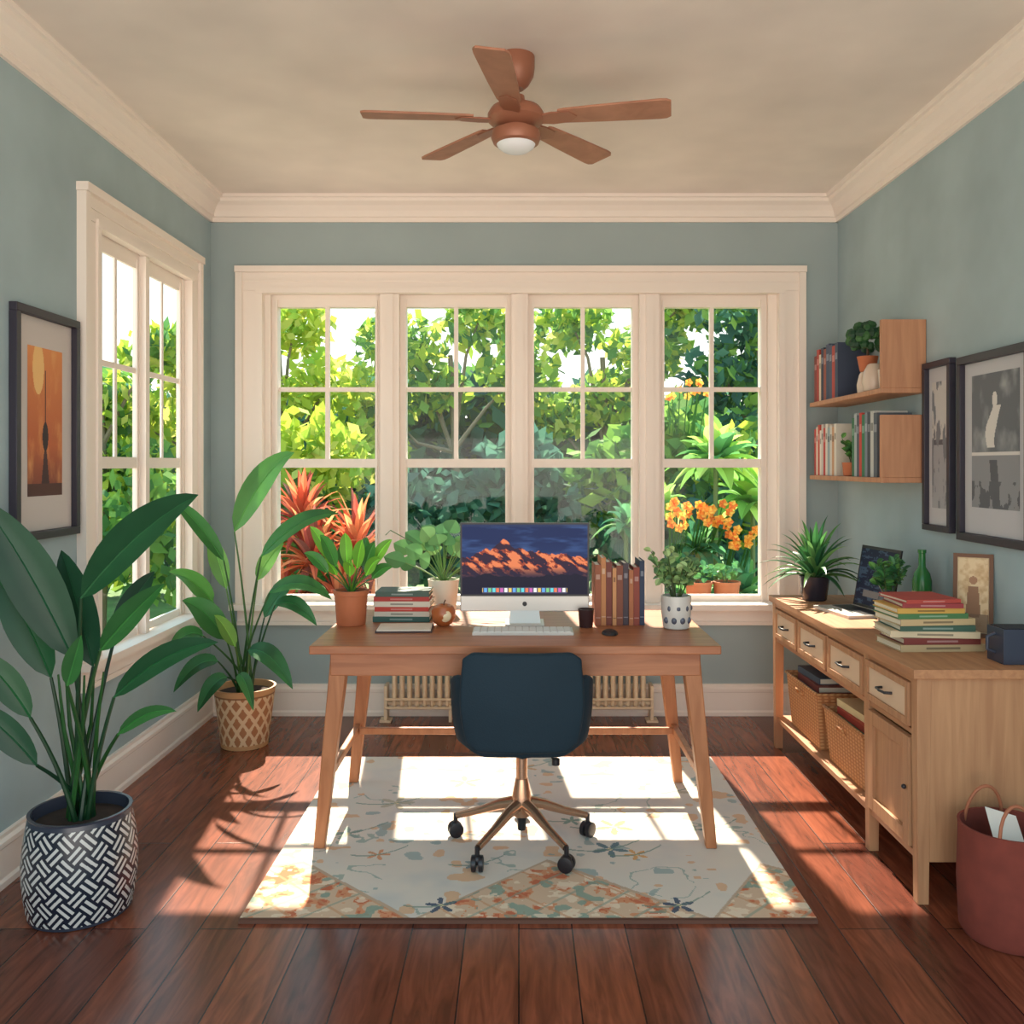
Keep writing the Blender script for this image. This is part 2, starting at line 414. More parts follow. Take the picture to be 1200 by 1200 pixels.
# ---------------------------------------------------------------- desk
b = MB(); DZ = .728
b.box(-.722, .697, 3.08, 3.86, DZ - .03, DZ, M_desk)
b.box(-.66, .635, 3.13, 3.155, DZ - .115, DZ - .03, M_desk); b.box(-.66, .635, 3.785, 3.81, DZ - .115, DZ - .03, M_desk)
b.box(-.66, -.635, 3.155, 3.785, DZ - .115, DZ - .03, M_desk); b.box(.61, .635, 3.155, 3.785, DZ - .115, DZ - .03, M_desk)
for sx in (-1, 1):
    cx = -.0125
    for (ty, by) in ((3.165, 3.14), (3.775, 3.79)):
        b.beam((cx + sx * .685, by, 0.0125), (cx + sx * .615, ty, DZ - .031), .038, .062, M_deskl)
    b.box(cx + sx * .662 - .012, cx + sx * .662 + .012, 3.15, 3.79, .235, .265, M_deskl)
b.box(-.66, .64, 3.70, 3.722, .236, .264, M_deskl)
b.build('desk', bevel=.004)

# ---------------------------------------------------------------- office chair
e = empty('office_chair'); CX = .01
def sstep(x): x = max(0, min(1, x)); return x * x * (3 - 2 * x)
path = []
for i in range(1201):
    ph = math.pi * i / 1200
    c_, s_ = math.cos(ph), math.sin(ph)
    path.append((-.222 * math.copysign(abs(c_) ** .45, c_), 3.09 - .20 * s_ ** .45))
L = [0]
for i in range(1, len(path)): L.append(L[-1] + math.hypot(path[i][0] - path[i - 1][0], path[i][1] - path[i - 1][1]))
N = 56; res = []; j = 0
for i in range(N + 1):
    t = L[-1] * i / N
    while j < len(L) - 2 and L[j + 1] < t: j += 1
    res.append(path[j + 1 if i == N else j])
v = []; f = []; K = 12
for (x, y) in res:
    top = .662 - max(0, y - 2.95) * .42
    bot = .402 + .035 * sstep((abs(x) - .13) / .09)
    for q in range(K + 1):
        t = q / K; z = bot + (top - bot) * t
        g = 1 - .09 * (1 - t) ** 3
        yy = 3.09 + (y - 3.09) * (1 - .10 * (1 - t) ** 2)
        v.append((CX + x * g, yy, z))
for i in range(N):
    for q in range(K):
        a = i * (K + 1) + q; f.append((a, a + 1, a + K + 2, a + K + 1))
b = MB(); b.add(v, f, M_chair); b.build('arm_shell', parent=e, solid=.036, sub=1, angle=180)
v = []; f = []; NU, NV = 28, 20
for j in range(NV + 1):
    tv = j / NV; z0 = .425 + (.748 - .425) * tv
    for i in range(NU + 1):
        u = -1 + 2 * i / NU
        w = .190 + .012 * math.sin(math.pi * min(1, tv * 1.1)) - .014 * (1 - tv) ** 2
        au = abs(u)
        z = z0 - (.022 * sstep((au - .8) / .2) ** 1.5 if tv > .5 else 0) * (tv - .5) * 2 + (.03 * sstep((au - .75) / .25)) * max(0, .5 - tv) * 2
        v.append((CX + u * w, 2.868 + .03 * u * u + .012 * (1 - tv) - .012 * math.sin(math.pi * tv), z))
for j in range(NV):
    for i in range(NU):
        a = j * (NU + 1) + i; f.append((a, a + 1, a + NU + 2, a + NU + 1))
b = MB(); b.add(v, f, M_chair); b.build('back_rest', parent=e, solid=.045, sub=1, angle=180)
b = MB(); b.box(CX - .175, CX + .175, 2.93, 3.36, .405, .475, M_chair); b.build('seat', parent=e, bevel=.03, seg=5)
b = MB()
b.box(CX - .10, CX + .10, 3.02, 3.25, .375, .406, M_black)
b.lathe([(.028, .33), (.028, .385)], (CX, 3.15, 0), M_black, n=20)
b.lathe([(.02, .15), (.02, .34)], (CX, 3.15, 0), M_bronze, n=20)
b.lathe([(.03, .12), (.038, .14), (.034, .19), (.024, .24), (.022, .25)], (CX, 3.15, 0), M_bronze, n=24)
b.lathe([(.014, .07), (.018, .12)], (CX, 3.15, 0), M_black, n=16)
b.tube([(CX + .02, 3.12, .37), (CX + .1, 3.05, .362), (CX + .11, 3.04, .345)], .005, M_black)
b.lathe([(.014, 0), (.014, .02)], (CX + .115, 3.035, .335), M_black, n=12)
for k in range(5):
    a = math.radians(90 + 72 * k); dx, dy = math.cos(a), math.sin(a)
    p = [(CX + dx * r, 3.15 + dy * r, z) for r, z in ((.015, .165), (.08, .15), (.16, .118), (.245, .09))]
    b.tube(p, [.024, .019, .014, .012], M_bronze, n=10)
    ex, ey = CX + dx * .25, 3.15 + dy * .25
    b.lathe([(.008, .05), (.008, .095)], (ex, ey, 0), M_black, n=10)
    for sgn in (-1, 1):
        Mx = Matrix.Translation((ex, ey, .0395)) @ Euler((0, 0, a + .6)).to_matrix().to_4x4() @ Matrix.Rotation(math.pi / 2, 4, 'X')
        b.lathe([(.018, .004 * sgn), (.026, .005 * sgn), (.027, .012 * sgn), (.026, .019 * sgn), (.018, .021 * sgn)][::sgn], (0, 0, 0), M_black, n=20, M=Mx)
    b.ball((ex, ey, .052), .018, M_black, n=12)
b.build('base', parent=e)

# ---------------------------------------------------------------- ceiling fan
e = empty('ceiling_fan'); FX, FY = -.01, 3.16
b = MB()
b.lathe([(.028, 2.675), (.045, 2.69), (.062, 2.72), (.066, 2.75), (.066, 2.789)], (FX, FY, 0), M_fanm)
b.lathe([(.013, 2.6), (.013, 2.69)], (FX, FY, 0), M_fanm, n=16)
b.lathe([(.02, 2.655), (.03, 2.65), (.032, 2.63), (.05, 2.62), (.088, 2.605), (.1, 2.585), (.1, 2.565), (.085, 2.55), (.055, 2.54), (.055, 2.53), (.084, 2.525), (.088, 2.505), (.08, 2.485), (.07, 2.48)][::-1], (FX, FY, 0), M_fanm, n=40)
b.build('motor', parent=e)
b = MB(); b.lathe([(.02, 2.452), (.045, 2.458), (.062, 2.47), (.07, 2.483)], (FX, FY, 0), M_lamp, n=32); b.build('light_bowl', parent=e)
b = MB()
for ang in (262, 350, 51, 129, 184):
    M = Matrix.Translation((FX, FY, 2.572)) @ Matrix.Rotation(math.radians(ang), 4, 'Z') @ Matrix.Rotation(math.radians(-10), 4, 'X')
    pr = [(.15, .036), (.17, .042), (.3, .05), (.5, .058), (.525, .056), (.54, .045)]
    v = []; f = []
    for z in (-.004, .004):
        for r, h in pr: v.append((r, -h, z))
        for r, h in pr[::-1]: v.append((r, h, z))
    n = len(pr) * 2
    f = [tuple(range(n))[::-1], tuple(range(n, 2 * n))] + [(i, (i + 1) % n, n + (i + 1) % n, n + i) for i in range(n)]
    b.add(v, f, M_fan, M=M)
    b.add([(.06, -.018, -.012), (.06, .018, -.012), (.13, .034, -.010), (.19, .03, -.008), (.215, 0, -.008), (.19, -.03, -.008), (.13, -.034, -.010),
           (.06, -.018, -.004), (.06, .018, -.004), (.13, .034, -.0045), (.19, .03, -.0045), (.215, 0, -.0045), (.19, -.03, -.0045), (.13, -.034, -.0045)],
          [(0, 1, 2, 3, 4, 5, 6), tuple(range(7, 14))[::-1]] + [(i, (i + 1) % 7, 7 + (i + 1) % 7, 7 + i) for i in range(7)], M_fanm, M=M)
b.build('blades', parent=e, bevel=.0015)

# ---------------------------------------------------------------- helpers for books
def lab(col):
    return tuple(c * .62 + 90 for c in col) if sum(col) < 420 else tuple(c * .68 for c in col)
def book_v(b, x0, x1, y0, y1, z0, z1, col, spine='-Y', M=None):
    t = .0025
    pg = (222, 212, 190)
    if spine == '-Y':
        b.box(x0, x0 + t, y0 + t, y1, z0, z1, M_col, col, M); b.box(x1 - t, x1, y0 + t, y1, z0, z1, M_col, col, M); b.box(x0, x1, y0, y0 + t, z0, z1, M_col, col, M)
        b.box(x0 + t, x1 - t, y0 + t, y1 - .004, z0 + .002, z1 - .004, M_col, pg, M)
        b.box(x0 + .004, x1 - .004, y0 - .0006, y0, z0 + (z1 - z0) * .76, z0 + (z1 - z0) * .84, M_col, lab(col), M)
        b.box(x0 + .002, x1 - .002, y0 - .0006, y0, z0 + (z1 - z0) * .12, z0 + (z1 - z0) * .135, M_col, lab(col), M)
    else:
        b.box(x0 + t, x1, y0, y0 + t, z0, z1, M_col, col, M); b.box(x0 + t, x1, y1 - t, y1, z0, z1, M_col, col, M); b.box(x0, x0 + t, y0, y1, z0, z1, M_col, col, M)
        b.box(x0 + t, x1 - .004, y0 + t, y1 - t, z0 + .002, z1 - .004, M_col, pg, M)
        b.box(x0 - .0006, x0, y0 + .005, y1 - .005, z0 + (z1 - z0) * .7, z0 + (z1 - z0) * .82, M_col, lab(col), M)
def book_h(b, cx, cy, w, d, z0, h, col, rot=0):
    M = Matrix.Translation((cx, cy, z0)) @ Matrix.Rotation(rot, 4, 'Z'); t = .003
    b.box(-w / 2, w / 2, -d / 2, d / 2, 0, t, M_col, col, M); b.box(-w / 2, w / 2, -d / 2, d / 2, h - t, h, M_col, col, M)
    b.box(-w / 2, -w / 2 + t, -d / 2, d / 2, t, h - t, M_col, col, M)
    b.box(-w / 2 + t, w / 2 - .004, -d / 2 + .004, d / 2 - .004, t, h - t, M_col, (226, 216, 194), M)
def book_s(b, cx, cy, w, d, z0, h, col, rot=0):
    M = Matrix.Translation((cx, cy, z0)) @ Matrix.Rotation(rot, 4, 'Z'); t = .003
    b.box(-w / 2, w / 2, -d / 2, d / 2, 0, t, M_col, col, M); b.box(-w / 2, w / 2, -d / 2, d / 2, h - t, h, M_col, col, M)
    b.box(-w / 2, w / 2, -d / 2, -d / 2 + t, t, h - t, M_col, col, M)
    b.box(-w / 2 + .004, w / 2 - .004, -d / 2 + t, d / 2 - .004, t, h - t, M_col, (226, 216, 194), M)
    b.box(-w * .2, w * .2, -d / 2 - .0006, -d / 2, h * .35, h * .65, M_col, lab(col), M)

def pot(b, x, y, z, r, h, m, col=(200, 200, 200), flare=.82, rim=.012, soil=True):
    b.lathe([(r * flare, 0), (r * flare + .002, .004), (r * .97, h - rim * 1.6), (r * 1.04, h - rim * 1.5), (r * 1.04, h), (r * .92, h), (r * .9, h - rim * 1.4), (r * .5, h - rim * 1.4)], (x, y, z), m, col, n=32)
    if soil: b.lathe([(r * .9, h - rim * 1.4), (r * .89, h - rim)], (x, y, z), M_soil, n=24)

# ---------------------------------------------------------------- desktop things
D = DZ + .0006
e = empty('desktop_computer'); MX, MY = .023, 3.50
b = MB()
b.box(MX - .252, MX + .252, MY, MY + .012, .778, 1.125, M_alu)
b.build('body', parent=e, bevel=.004)
b = MB(); b.box(MX - .252, MX + .252, MY - .0015, MY, .838, 1.125, M_black); b.build('bezel', parent=e, smooth=False)
b = MB()
b.beam((MX, MY - .01, D + .004), (MX, MY + .022, .83), .125, .10, M_alu, d0=.012, d1=.012)
b.box(MX - .075, MX + .075, MY - .06, MY + .09, D, D + .006, M_alu)
b.lathe([(.009, 0), (.009, .001)], (0, 0, 0), M_black, n=20, M=Matrix.Translation((MX, MY - .0005, .808)) @ Matrix.Rotation(math.pi / 2, 4, 'X'))
b.build('stand', parent=e, bevel=.002)
def screen_paint(U, V):
    n = len(U); C = col_arr((14, 32, 74), n)
    C = blend(C, .75 - V, (54, 80, 126)); cl = fbm(U, V * 3, 5, 77); C = blend(C, (cl - .5) * 3 * (V > .5), (50, 76, 122))
    ridge = .50 + .28 * np.exp(-(np.abs(U - .34) / .15) ** 1.4) + .10 * np.exp(-(np.abs(U - .62) / .08) ** 1.3) + .05 * np.exp(-((U - .85) / .1) ** 2) + .15 * (fbm(U, U * 0 + .3, 14, 5, 5) - .5)
    mt = V < ridge; r2 = fbm(U * 1.2 + V * .9, (V - U * .8) * .5, 16, 9, 5)
    Mn = col_arr((40, 24, 46), n); Mn = blend(Mn, (r2 > .47) * .95, (142, 60, 42)); Mn = blend(Mn, (r2 > .55) * .95, (204, 116, 76)); Mn = blend(Mn, (.40 - V) * 6, (26, 22, 48))
    C = np.where(mt[:, None], Mn, C)
    low = V < (.2 + .12 * fbm(U, U * 0, 10, 3)); C = np.where(low[:, None], col_arr((16, 16, 38), n), C)
    C = blend(C, (V > .97) * .5, (40, 50, 80))
    dock = (V < .1) & (V > .02) & (np.abs(U - .5) < .34); C = blend(C, dock * .4, (150, 150, 180))
    idx = np.floor((U - .17) / .033); fr = ((U - .17) / .033) % 1
    ic = dock & (V > .032) & (V < .088) & (fr > .14) & (fr < .86)
    pal = np.array([(90, 150, 210), (220, 220, 220), (210, 110, 80), (110, 180, 120), (210, 180, 90), (180, 90, 160), (90, 190, 200)], float)
    C = np.where(ic[:, None], pal[(idx.astype(int) * 3) % 7], C)
    return C
surf('screen', 210, 120, lambda U, V: (MX - .245 + .49 * U, U * 0 + MY - .002, .845 + .273 * V), screen_paint, M_screen, parent=e)
b = MB(); b.box(-.17, .20, 3.27, 3.38, D, D + .010, M_alu)
for r in range(5):
    for k in range(14):
        if r == 0 and 4 <= k <= 8:
            if k == 4: b.box(-.165 + .0257 * 4, -.165 + .0257 * 9 - .004, 3.275, 3.291, D + .010, D + .0135, M_col, (236, 234, 230))
            continue
        b.box(-.165 + .0257 * k, -.165 + .0257 * (k + 1) - .004, 3.275 + .0205 * r, 3.291 + .0205 * r, D + .010, D + .0135, M_col, (236, 234, 230))
b.build('computer_keyboard', smooth=False)
b = MB(); b.ball((.335, 3.30, D + .001), .03, M_black, sc=(1, 1.5, .55), n=20)
b.v = [(x, y, max(z, D)) for x, y, z in b.v]; b.build('computer_mouse')
b = MB(); b.lathe([(.024, 0), (.026, .004), (.030, .065), (.032, .07), (.028, .07), (.026, .02), (.01, .015)], (.258, 3.44, D), M_gloss, (60, 40, 42), n=24)
b.lathe([(.0277, .045), (.0275, .05)], (.258, 3.44, D), M_gloss, (40, 20, 18), n=20); b.build('drinking_glass')
b = MB(); x = .295
for i, (t, h, c) in enumerate([(.024, .235, (150, 84, 56)), (.020, .262, (190, 126, 78)), (.024, .245, (120, 58, 46)), (.016, .222, (200, 140, 92)), (.026, .232, (128, 70, 50)), (.022, .24, (72, 58, 66)), (.018, .215, (170, 102, 64)), (.024, .225, (140, 64, 50)), (.02, .25, (44, 56, 82))]):
    book_v(b, x, x + t - .001, 3.47 + .004 * (i % 3), 3.62, D, D + h, c); x += t
b.build('upright_books', smooth=False)
b = MB(); z = D
for i, (h, c) in enumerate([(.022, (52, 92, 84)), (.02, (204, 196, 180)), (.018, (190, 60, 46)), (.022, (216, 204, 186)), (.018, (176, 52, 44)), (.02, (70, 90, 80))]):
    book_s(b, -.465 + .004 * (i % 2), 3.62, .225 - .006 * (i % 3), .15, z, h - .0004, c, random.uniform(-.04, .04)); z += h
b.build('stacked_books', smooth=False)
b = MB(); M = Matrix.Translation((-.43, 3.39, D)) @ Matrix.Rotation(.04, 4, 'Z')
b.box(-.105, .105, -.075, .075, 0, .006, M_col, (70, 52, 52), M); b.box(-.10, .10, -.07, .072, .006, .011, M_col, (230, 216, 200), M); b.build('notebook', smooth=False)
b = MB(); prof = [(.004, .006), (.02, .0), (.036, .012), (.046, .035), (.047, .055), (.038, .075), (.022, .082), (.008, .074), (.002, .068)]
b.lathe(prof, (-.292, 3.47, D), M_gloss, (176, 96, 52), n=28)
b.tube([(-.292, 3.47, D + .068), (-.29, 3.47, D + .088), (-.284, 3.468, D + .1)], .0025, M_col, (90, 60, 40))
b.ball((-.285, 3.437, D + .043), .027, M_gloss, (236, 212, 172), sc=(1, .5, .95), n=20)
b.build('apple')

# plants -------------------------------------------------------------------
def petiole(b, p0, p1, r0=.008, r1=.004, col=(70, 110, 52), bow=0.03):
    p0, p1 = Vector(p0), Vector(p1); mid = (p0 + p1) / 2; d = p1 - p0
    mid += Vector((-d.x, -d.y, 0)) * .22
    pts = [p0 * (1 - t) ** 2 + mid * 2 * t * (1 - t) + p1 * t * t for t in [i / 7 for i in range(8)]]
    b.tube(pts, [r0 + (r1 - r0) * i / 7 for i in range(8)], M_leaf, col, n=7)
def big_leaf(b, root, st, tip, w, col, arch=.06, N=(0, -.8, .55), fold=.22, r=(.008, .004)):
    st, tip = Vector(st), Vector(tip)
    c = (st + tip) / 2 + Vector((0, 0, arch))
    petiole(b, root, st, r[0], r[1], tuple(x * .9 for x in col))
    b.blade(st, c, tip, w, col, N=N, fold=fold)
    pts = [st * (1 - t) ** 2 + c * 2 * t * (1 - t) + tip * t * t for t in [i / 6 for i in range(7)]]
    b.tube(pts, [.0035, .003, .0028, .0024, .002, .0015, .001], M_leaf, tuple(min(255, x * 1.4) for x in col), n=5)
def rosette(b, c, n, length, w, el=(20, 85), droop=.12, cols=((70, 130, 60),), m=None, seg=8):
    for i in range(n):
        a = i * 2.39996 + random.uniform(-.2, .2); e_ = math.radians(el[0] + (el[1] - el[0]) * ((i + .5) / n))
        l = length * random.uniform(.8, 1.05) * (.75 + .25 * math.sin(e_)); 
        d = Vector((math.cos(a) * math.cos(e_), math.sin(a) * math.cos(e_), math.sin(e_)))
        s0 = Vector(c) + d * .01; ct = s0 + d * l * .6 + Vector((0, 0, .02)); tp = s0 + d * l + Vector((math.cos(a), math.sin(a), 0)) * l * .12 - Vector((0, 0, droop * math.cos(e_)))
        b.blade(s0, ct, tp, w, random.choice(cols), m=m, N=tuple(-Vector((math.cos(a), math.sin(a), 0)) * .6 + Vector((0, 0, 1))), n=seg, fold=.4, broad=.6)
def bush(b, c, r, h, n, leaf, cols, stems=14, wide=.8):
    for i in range(stems):
        a = random.uniform(0, 6.28); rr = r * random.uniform(.2, 1); hh = h * random.uniform(.55, 1)
        tp = Vector((c[0] + math.cos(a) * rr, c[1] + math.sin(a) * rr, c[2] + hh))
        root = Vector((c[0] + math.cos(a) * r * .12, c[1] + math.sin(a) * r * .12, c[2] - .01))
        mid = (root + tp) / 2 + Vector((0, 0, h * .12))
        pts = [root * (1 - t) ** 2 + mid * 2 * t * (1 - t) + tp * t * t for t in [k / 6 for k in range(7)]]
        b.tube(pts, .0018, M_leaf, (84, 104, 60), n=5)
        m = max(2, n // stems)
        for k in range(m):
            t = .3 + .7 * (k + 1) / m; p = root * (1 - t) ** 2 + mid * 2 * t * (1 - t) + tp * t * t
            d = Vector((random.uniform(-1, 1), random.uniform(-1, 1), random.uniform(-.2, .9))).normalized() * leaf * random.uniform(.7, 1.2)
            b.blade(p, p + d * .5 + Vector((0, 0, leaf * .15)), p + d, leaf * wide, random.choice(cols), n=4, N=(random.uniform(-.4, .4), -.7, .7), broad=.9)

G1 = (28, 76, 42); G2 = (44, 98, 44); G3 = (88, 142, 60); G4 = (24, 66, 42)
e = empty('potted_bird_of_paradise'); PX, PY = -1.335, 2.73
def key_paint(U, V):
    n = len(U); x = U * 113.137; y = V * 33.5
    p = (x + y) * .7071; q = (x - y) * .7071
    bs = 5.0; fl = (np.floor(p / bs) + np.floor(q / bs)) % 2 < 1
    lp = (p / bs % 1) * 5; lq = (q / bs % 1) * 5
    st = np.where(fl, np.floor(lp), np.floor(lq)) % 2 == 0
    C = col_arr((30, 36, 50), n); C = blend(C, ~st, (206, 202, 198))
    C = blend(C, (V > .955) | (V < .03), (54, 58, 72)); return C
def pot_r(V): return .142 + .020 * np.sin(np.pi * np.clip(V * .93 + .05, 0, 1))
surf('pot_outer', 720, 210, lambda U, V: (PX + pot_r(V) * np.cos(2 * np.pi * U), PY + pot_r(V) * np.sin(2 * np.pi * U), .002 + .298 * V), key_paint, M_gloss, parent=e, smooth=True)
b = MB(); b.lathe([(.1435, .3), (.146, .306), (.136, .306), (.132, .27), (.131, .262), (.05, .262)], (PX, PY, 0), M_gloss, (62, 66, 80), n=48, cap=False)
b.lathe([(.133, .27), (.1, .275), (.03, .28)], (PX, PY, 0), M_soil, n=32); b.lathe([(.13, .001), (.142, .003)], (PX, PY, 0), M_gloss, (40, 44, 58), n=40); b.build('pot_rim', parent=e)
b = MB()
def rt(i): return (PX + .035 * math.cos(i * 2.4), PY + .035 * math.sin(i * 2.4), .27)
L1 = [((-1.355, 2.72, .765), (-1.60, 2.66, 1.25), .15, G4, .06), ((-1.30, 2.66, .955), (-.945, 2.64, 1.262), .15, G1, .07), ((-1.45, 2.66, .60), (-1.60, 2.62, .80), .085, G1, .05),
      ((-1.42, 2.64, .465), (-1.61, 2.60, .66), .085, G4, .04), ((-1.262, 2.70, .79), (-1.06, 2.68, .995), .085, G2, .02), ((-1.22, 2.70, .65), (-.90, 2.68, .82), .085, G1, .075),
      ((-1.19, 2.66, .55), (-1.01, 2.64, .625), .045, G2, .05), ((-1.33, 2.80, .72), (-1.45, 2.84, 1.08), .12, G4, .03), ((-1.31, 2.60, .71), (-1.26, 2.58, .86), .06, G2, .0),
      ((-1.43, 2.74, .70), (-1.61, 2.76, 1.0), .12, G1, .06), ((-1.29, 2.86, .80), (-1.2, 2.95, 1.0), .08, G4, .03)]
for i, (s_, t_, w, c, ar) in enumerate(L1): big_leaf(b, rt(i), s_, t_, w, c, ar, N=(.1 * (-1) ** i, -.85, .5), r=(.009, .005))
for i in range(5):
    a = i * 1.3; b.tube([rt(i + 3), (PX + .05 * math.cos(a), PY + .04 * math.sin(a), .55), (PX + .07 * math.cos(a), PY + .05 * math.sin(a), .72)], [.008, .006, .003], M_leaf, G2, n=6)
b.build('leaves', parent=e)
e = empty('potted_peace_lily'); QX, QY = -1.324, 4.33
def bas_paint(U, V):
    n = len(U); C = col_arr((166, 112, 72), n); a = (U * 14 + V * 3.2) % 1; c = (U * 14 - V * 3.2) % 1
    C = blend(C, (np.abs(a - .5) < .16) | (np.abs(c - .5) < .16), (216, 186, 148)); C = blend(C, (V > .9) | (V < .07), (196, 148, 102)); C = blend(C, (np.abs(V - .9) < .012), (140, 96, 62)); return C
def br_(V): return .110 + .034 * V
surf('woven_pot', 280, 70, lambda U, V: (QX + br_(V) * np.cos(2 * np.pi * U), QY + br_(V) * np.sin(2 * np.pi * U), .002 + .278 * V), bas_paint, M_col, parent=e, smooth=True)
b = MB(); b.lathe([(.144, .278), (.147, .284), (.136, .284), (.13, .255)], (QX, QY, 0), M_col, (196, 148, 102), n=40, cap=False); b.lathe([(.132, .255), (.05, .26)], (QX, QY, 0), M_soil, n=32)
b.lathe([(.09, .001), (.11, .003)], (QX, QY, 0), M_col, (160, 110, 72)); b.build('pot_rim', parent=e)
b = MB(); Ga = (74, 130, 56); Gb = (52, 108, 50); Gc = (102, 150, 66); Gd = (38, 92, 50)
L2 = [((-1.365, 4.3, 1.03), (-1.072, 4.28, 1.41), .15, Ga, .13), ((-1.237, 4.3, .91), (-.858, 4.25, 1.12), .11, Gb, .11), ((-1.39, 4.22, .90), (-1.60, 4.1, 1.20), .08, Gb, .06),
      ((-1.45, 4.25, .70), (-1.60, 4.1, .86), .10, Ga, .06), ((-1.19, 4.28, .74), (-.878, 4.2, .72), .09, Gb, .12), ((-1.17, 4.3, .68), (-.97, 4.3, .58), .08, Gd, .1),
      ((-1.27, 4.2, .48), (-1.04, 4.12, .32), .10, Gd, .12), ((-1.41, 4.2, .43), (-1.58, 4.1, .31), .09, Gd, .1), ((-1.48, 4.2, .55), (-1.60, 4.1, .50), .08, Gb, .08),
      ((-1.37, 4.2, .53), (-1.54, 4.1, .73), .12, Gb, .07), ((-1.27, 4.35, .79), (-1.14, 4.35, .97), .09, Gc, .05), ((-1.36, 4.18, .36), (-1.47, 4.1, .22), .09, Gd, .08),
      ((-1.3, 4.15, .38), (-1.2, 4.05, .24), .06, Gb, .08), ((-1.25, 4.4, .6), (-1.1, 4.45, .80), .1, Gd, .05), ((-1.33, 4.2, .5), (-1.4, 4.12, .66), .07, Gc, .03), ((-1.42, 4.35, .75), (-1.52, 4.4, 1.0), .09, Gc, .04)]
for i, (s_, t_, w, c, ar) in enumerate(L2): big_leaf(b, (QX + .035 * math.cos(i * 2.4), QY + .035 * math.sin(i * 2.4), .25), s_, t_, w, c, ar, N=(.1 * (-1) ** i, -.7, .65), r=(.007, .0035))
b.build('leaves', parent=e)
b = MB(); pot(b, -.655, 3.50, D, .066, .135, M_terra)
for i in range(17):
    a = i * 2.4; el = .5 + .9 * (i / 17); l = random.uniform(.14, .28)
    st = Vector((-.655 + math.cos(a) * .03, 3.50 + math.sin(a) * .03, D + .15)); d = Vector((math.cos(a) * math.cos(el), math.sin(a) * math.cos(el) * .6, math.sin(el)))
    big_leaf(b, (-.655, 3.50, D + .115), st + d * l * .4, st + d * l, .05, random.choice([(120, 182, 60), (84, 150, 56), (64, 126, 54)]), .03, r=(.003, .002))
b.build('potted_houseplant')
b = MB(); b.lathe([(.045, 0), (.05, .004), (.064, .13), (.066, .145), (.058, .145), (.054, .125), (.02, .125)], (-.315, 3.75, D), M_gloss, (226, 218, 200), n=32); b.lathe([(.055, .125), (.054, .13)], (-.315, 3.75, D), M_soil, n=20)
for i in range(26):
    a = i * 2.4; el = .25 + 1.2 * (i / 26); l = random.uniform(.13, .21); d = Vector((math.cos(a) * math.cos(el), math.sin(a) * math.cos(el) * .6, math.sin(el)))
    st = Vector((-.315, 3.75, D + .14)) + d * l; tp = st + d * .05 + Vector((math.cos(a), 0, .1)) * .045
    petiole(b, (-.315, 3.75, D + .12), st, .0025, .0018, (120, 160, 90)); b.blade(st, (st + tp) / 2, tp, .085, random.choice([(142, 186, 116), (160, 200, 132), (114, 168, 104), (96, 150, 96)]), fold=.08, broad=.85, n=8)
for s in (-1, .7):
    b.tube([(-.315, 3.75, D + .14), (-.315 + s * .13, 3.74, D + .30), (-.315 + s * .22, 3.73, D + .35), (-.315 + s * .24, 3.73, D + .33)], .0022, M_leaf, (110, 140, 90), n=5)
b.build('potted_pilea')
b = MB(); SX = .60; b.lathe([(.045, 0), (.05, .004), (.057, .07), (.057, .125), (.05, .125), (.048, .11), (.02, .11)], (SX, 3.42, D), M_gloss, (212, 208, 202), n=32); b.lathe([(.049, .11), (.048, .114)], (SX, 3.42, D), M_soil, n=20)
for k in range(4):
    for zz in (.035, .08):
        a = -math.pi / 2 + (k - 1.5) * .6 + (.3 if zz > .05 else 0); b.ball((SX + .052 * math.cos(a), 3.42 + .052 * math.sin(a), D + zz), .011, M_gloss, (84, 88, 104), sc=(1, .6, 1.2), n=10)
bush(b, (SX, 3.42, D + .12), .12, .17, 220, .030, [(140, 168, 106), (112, 148, 90), (158, 184, 124), (84, 122, 76)], stems=22, wide=.85)
b.build('potted_shrub')

# ---------------------------------------------------------------- radiator
b = MB()
n = 34
for i in range(n):
    x = -.655 + 1.31 * i / (n - 1)
    for yy in (4.71, 4.745): b.tube([(x, yy, .09), (x, yy, .33)], .0125, M_rad, n=8)
    b.ball((x, 4.728, .335), .02, M_rad, sc=(.8, 1.6, .8), n=8); b.ball((x, 4.728, .088), .02, M_rad, sc=(.8, 1.6, .8), n=8)
for z in (.095, .325): b.tube([(-.69, 4.728, z), (.69, 4.728, z)], .012, M_rad, n=10)
for x in (-.70, -.36, .36, .70): b.box(x - .008, x + .008, 4.70, 4.79, .0005, .19 if abs(x) > .5 else .09, M_rad); 
for x in (-.70, .70): b.box(x - .03, x + .03, 4.69, 4.76, .0005, .012, M_rad)
b.tube([(-.70, 4.70, .12), (.70, 4.70, .12)], .007, M_rad, n=8); b.tube([(-.70, 4.70, .075), (.70, 4.70, .075)], .007, M_rad, n=8)
b.build('radiator')

# ---------------------------------------------------------------- credenza
b = MB(); x0, x1, y0, y1, T = 1.22, 1.69, 2.745, 4.31, .725
b.box(x0 - .015, x1 + .005, y0 - .012, y1 + .01, T - .028, T, M_credh)
for (lx, ly) in ((x0 + .022, y0 + .022), (x0 + .022, y1 - .022), (x1 - .022, y0 + .022), (x1 - .022, y1 - .022), (x0 + .022, 3.15)):
    b.beam((lx, ly, .0), (lx, ly, T - .029), .034, .044, M_cred)
b.box(x0 + .04, x1 - .04, y0 + .004, y0 + .022, .131, T - .0285, M_cred)
b.box(x0 + .04, x1 - .04, y1 - .02, y1 - .004, T - .2, T - .0285, M_cred)
b.box(x1 - .02, x1 - .005, y0 + .02, y1 - .02, .132, T - .029, M_cred)
b.box(x0 + .01, x1 - .01, y0 + .022, y1 - .02, .13, .152, M_credh)
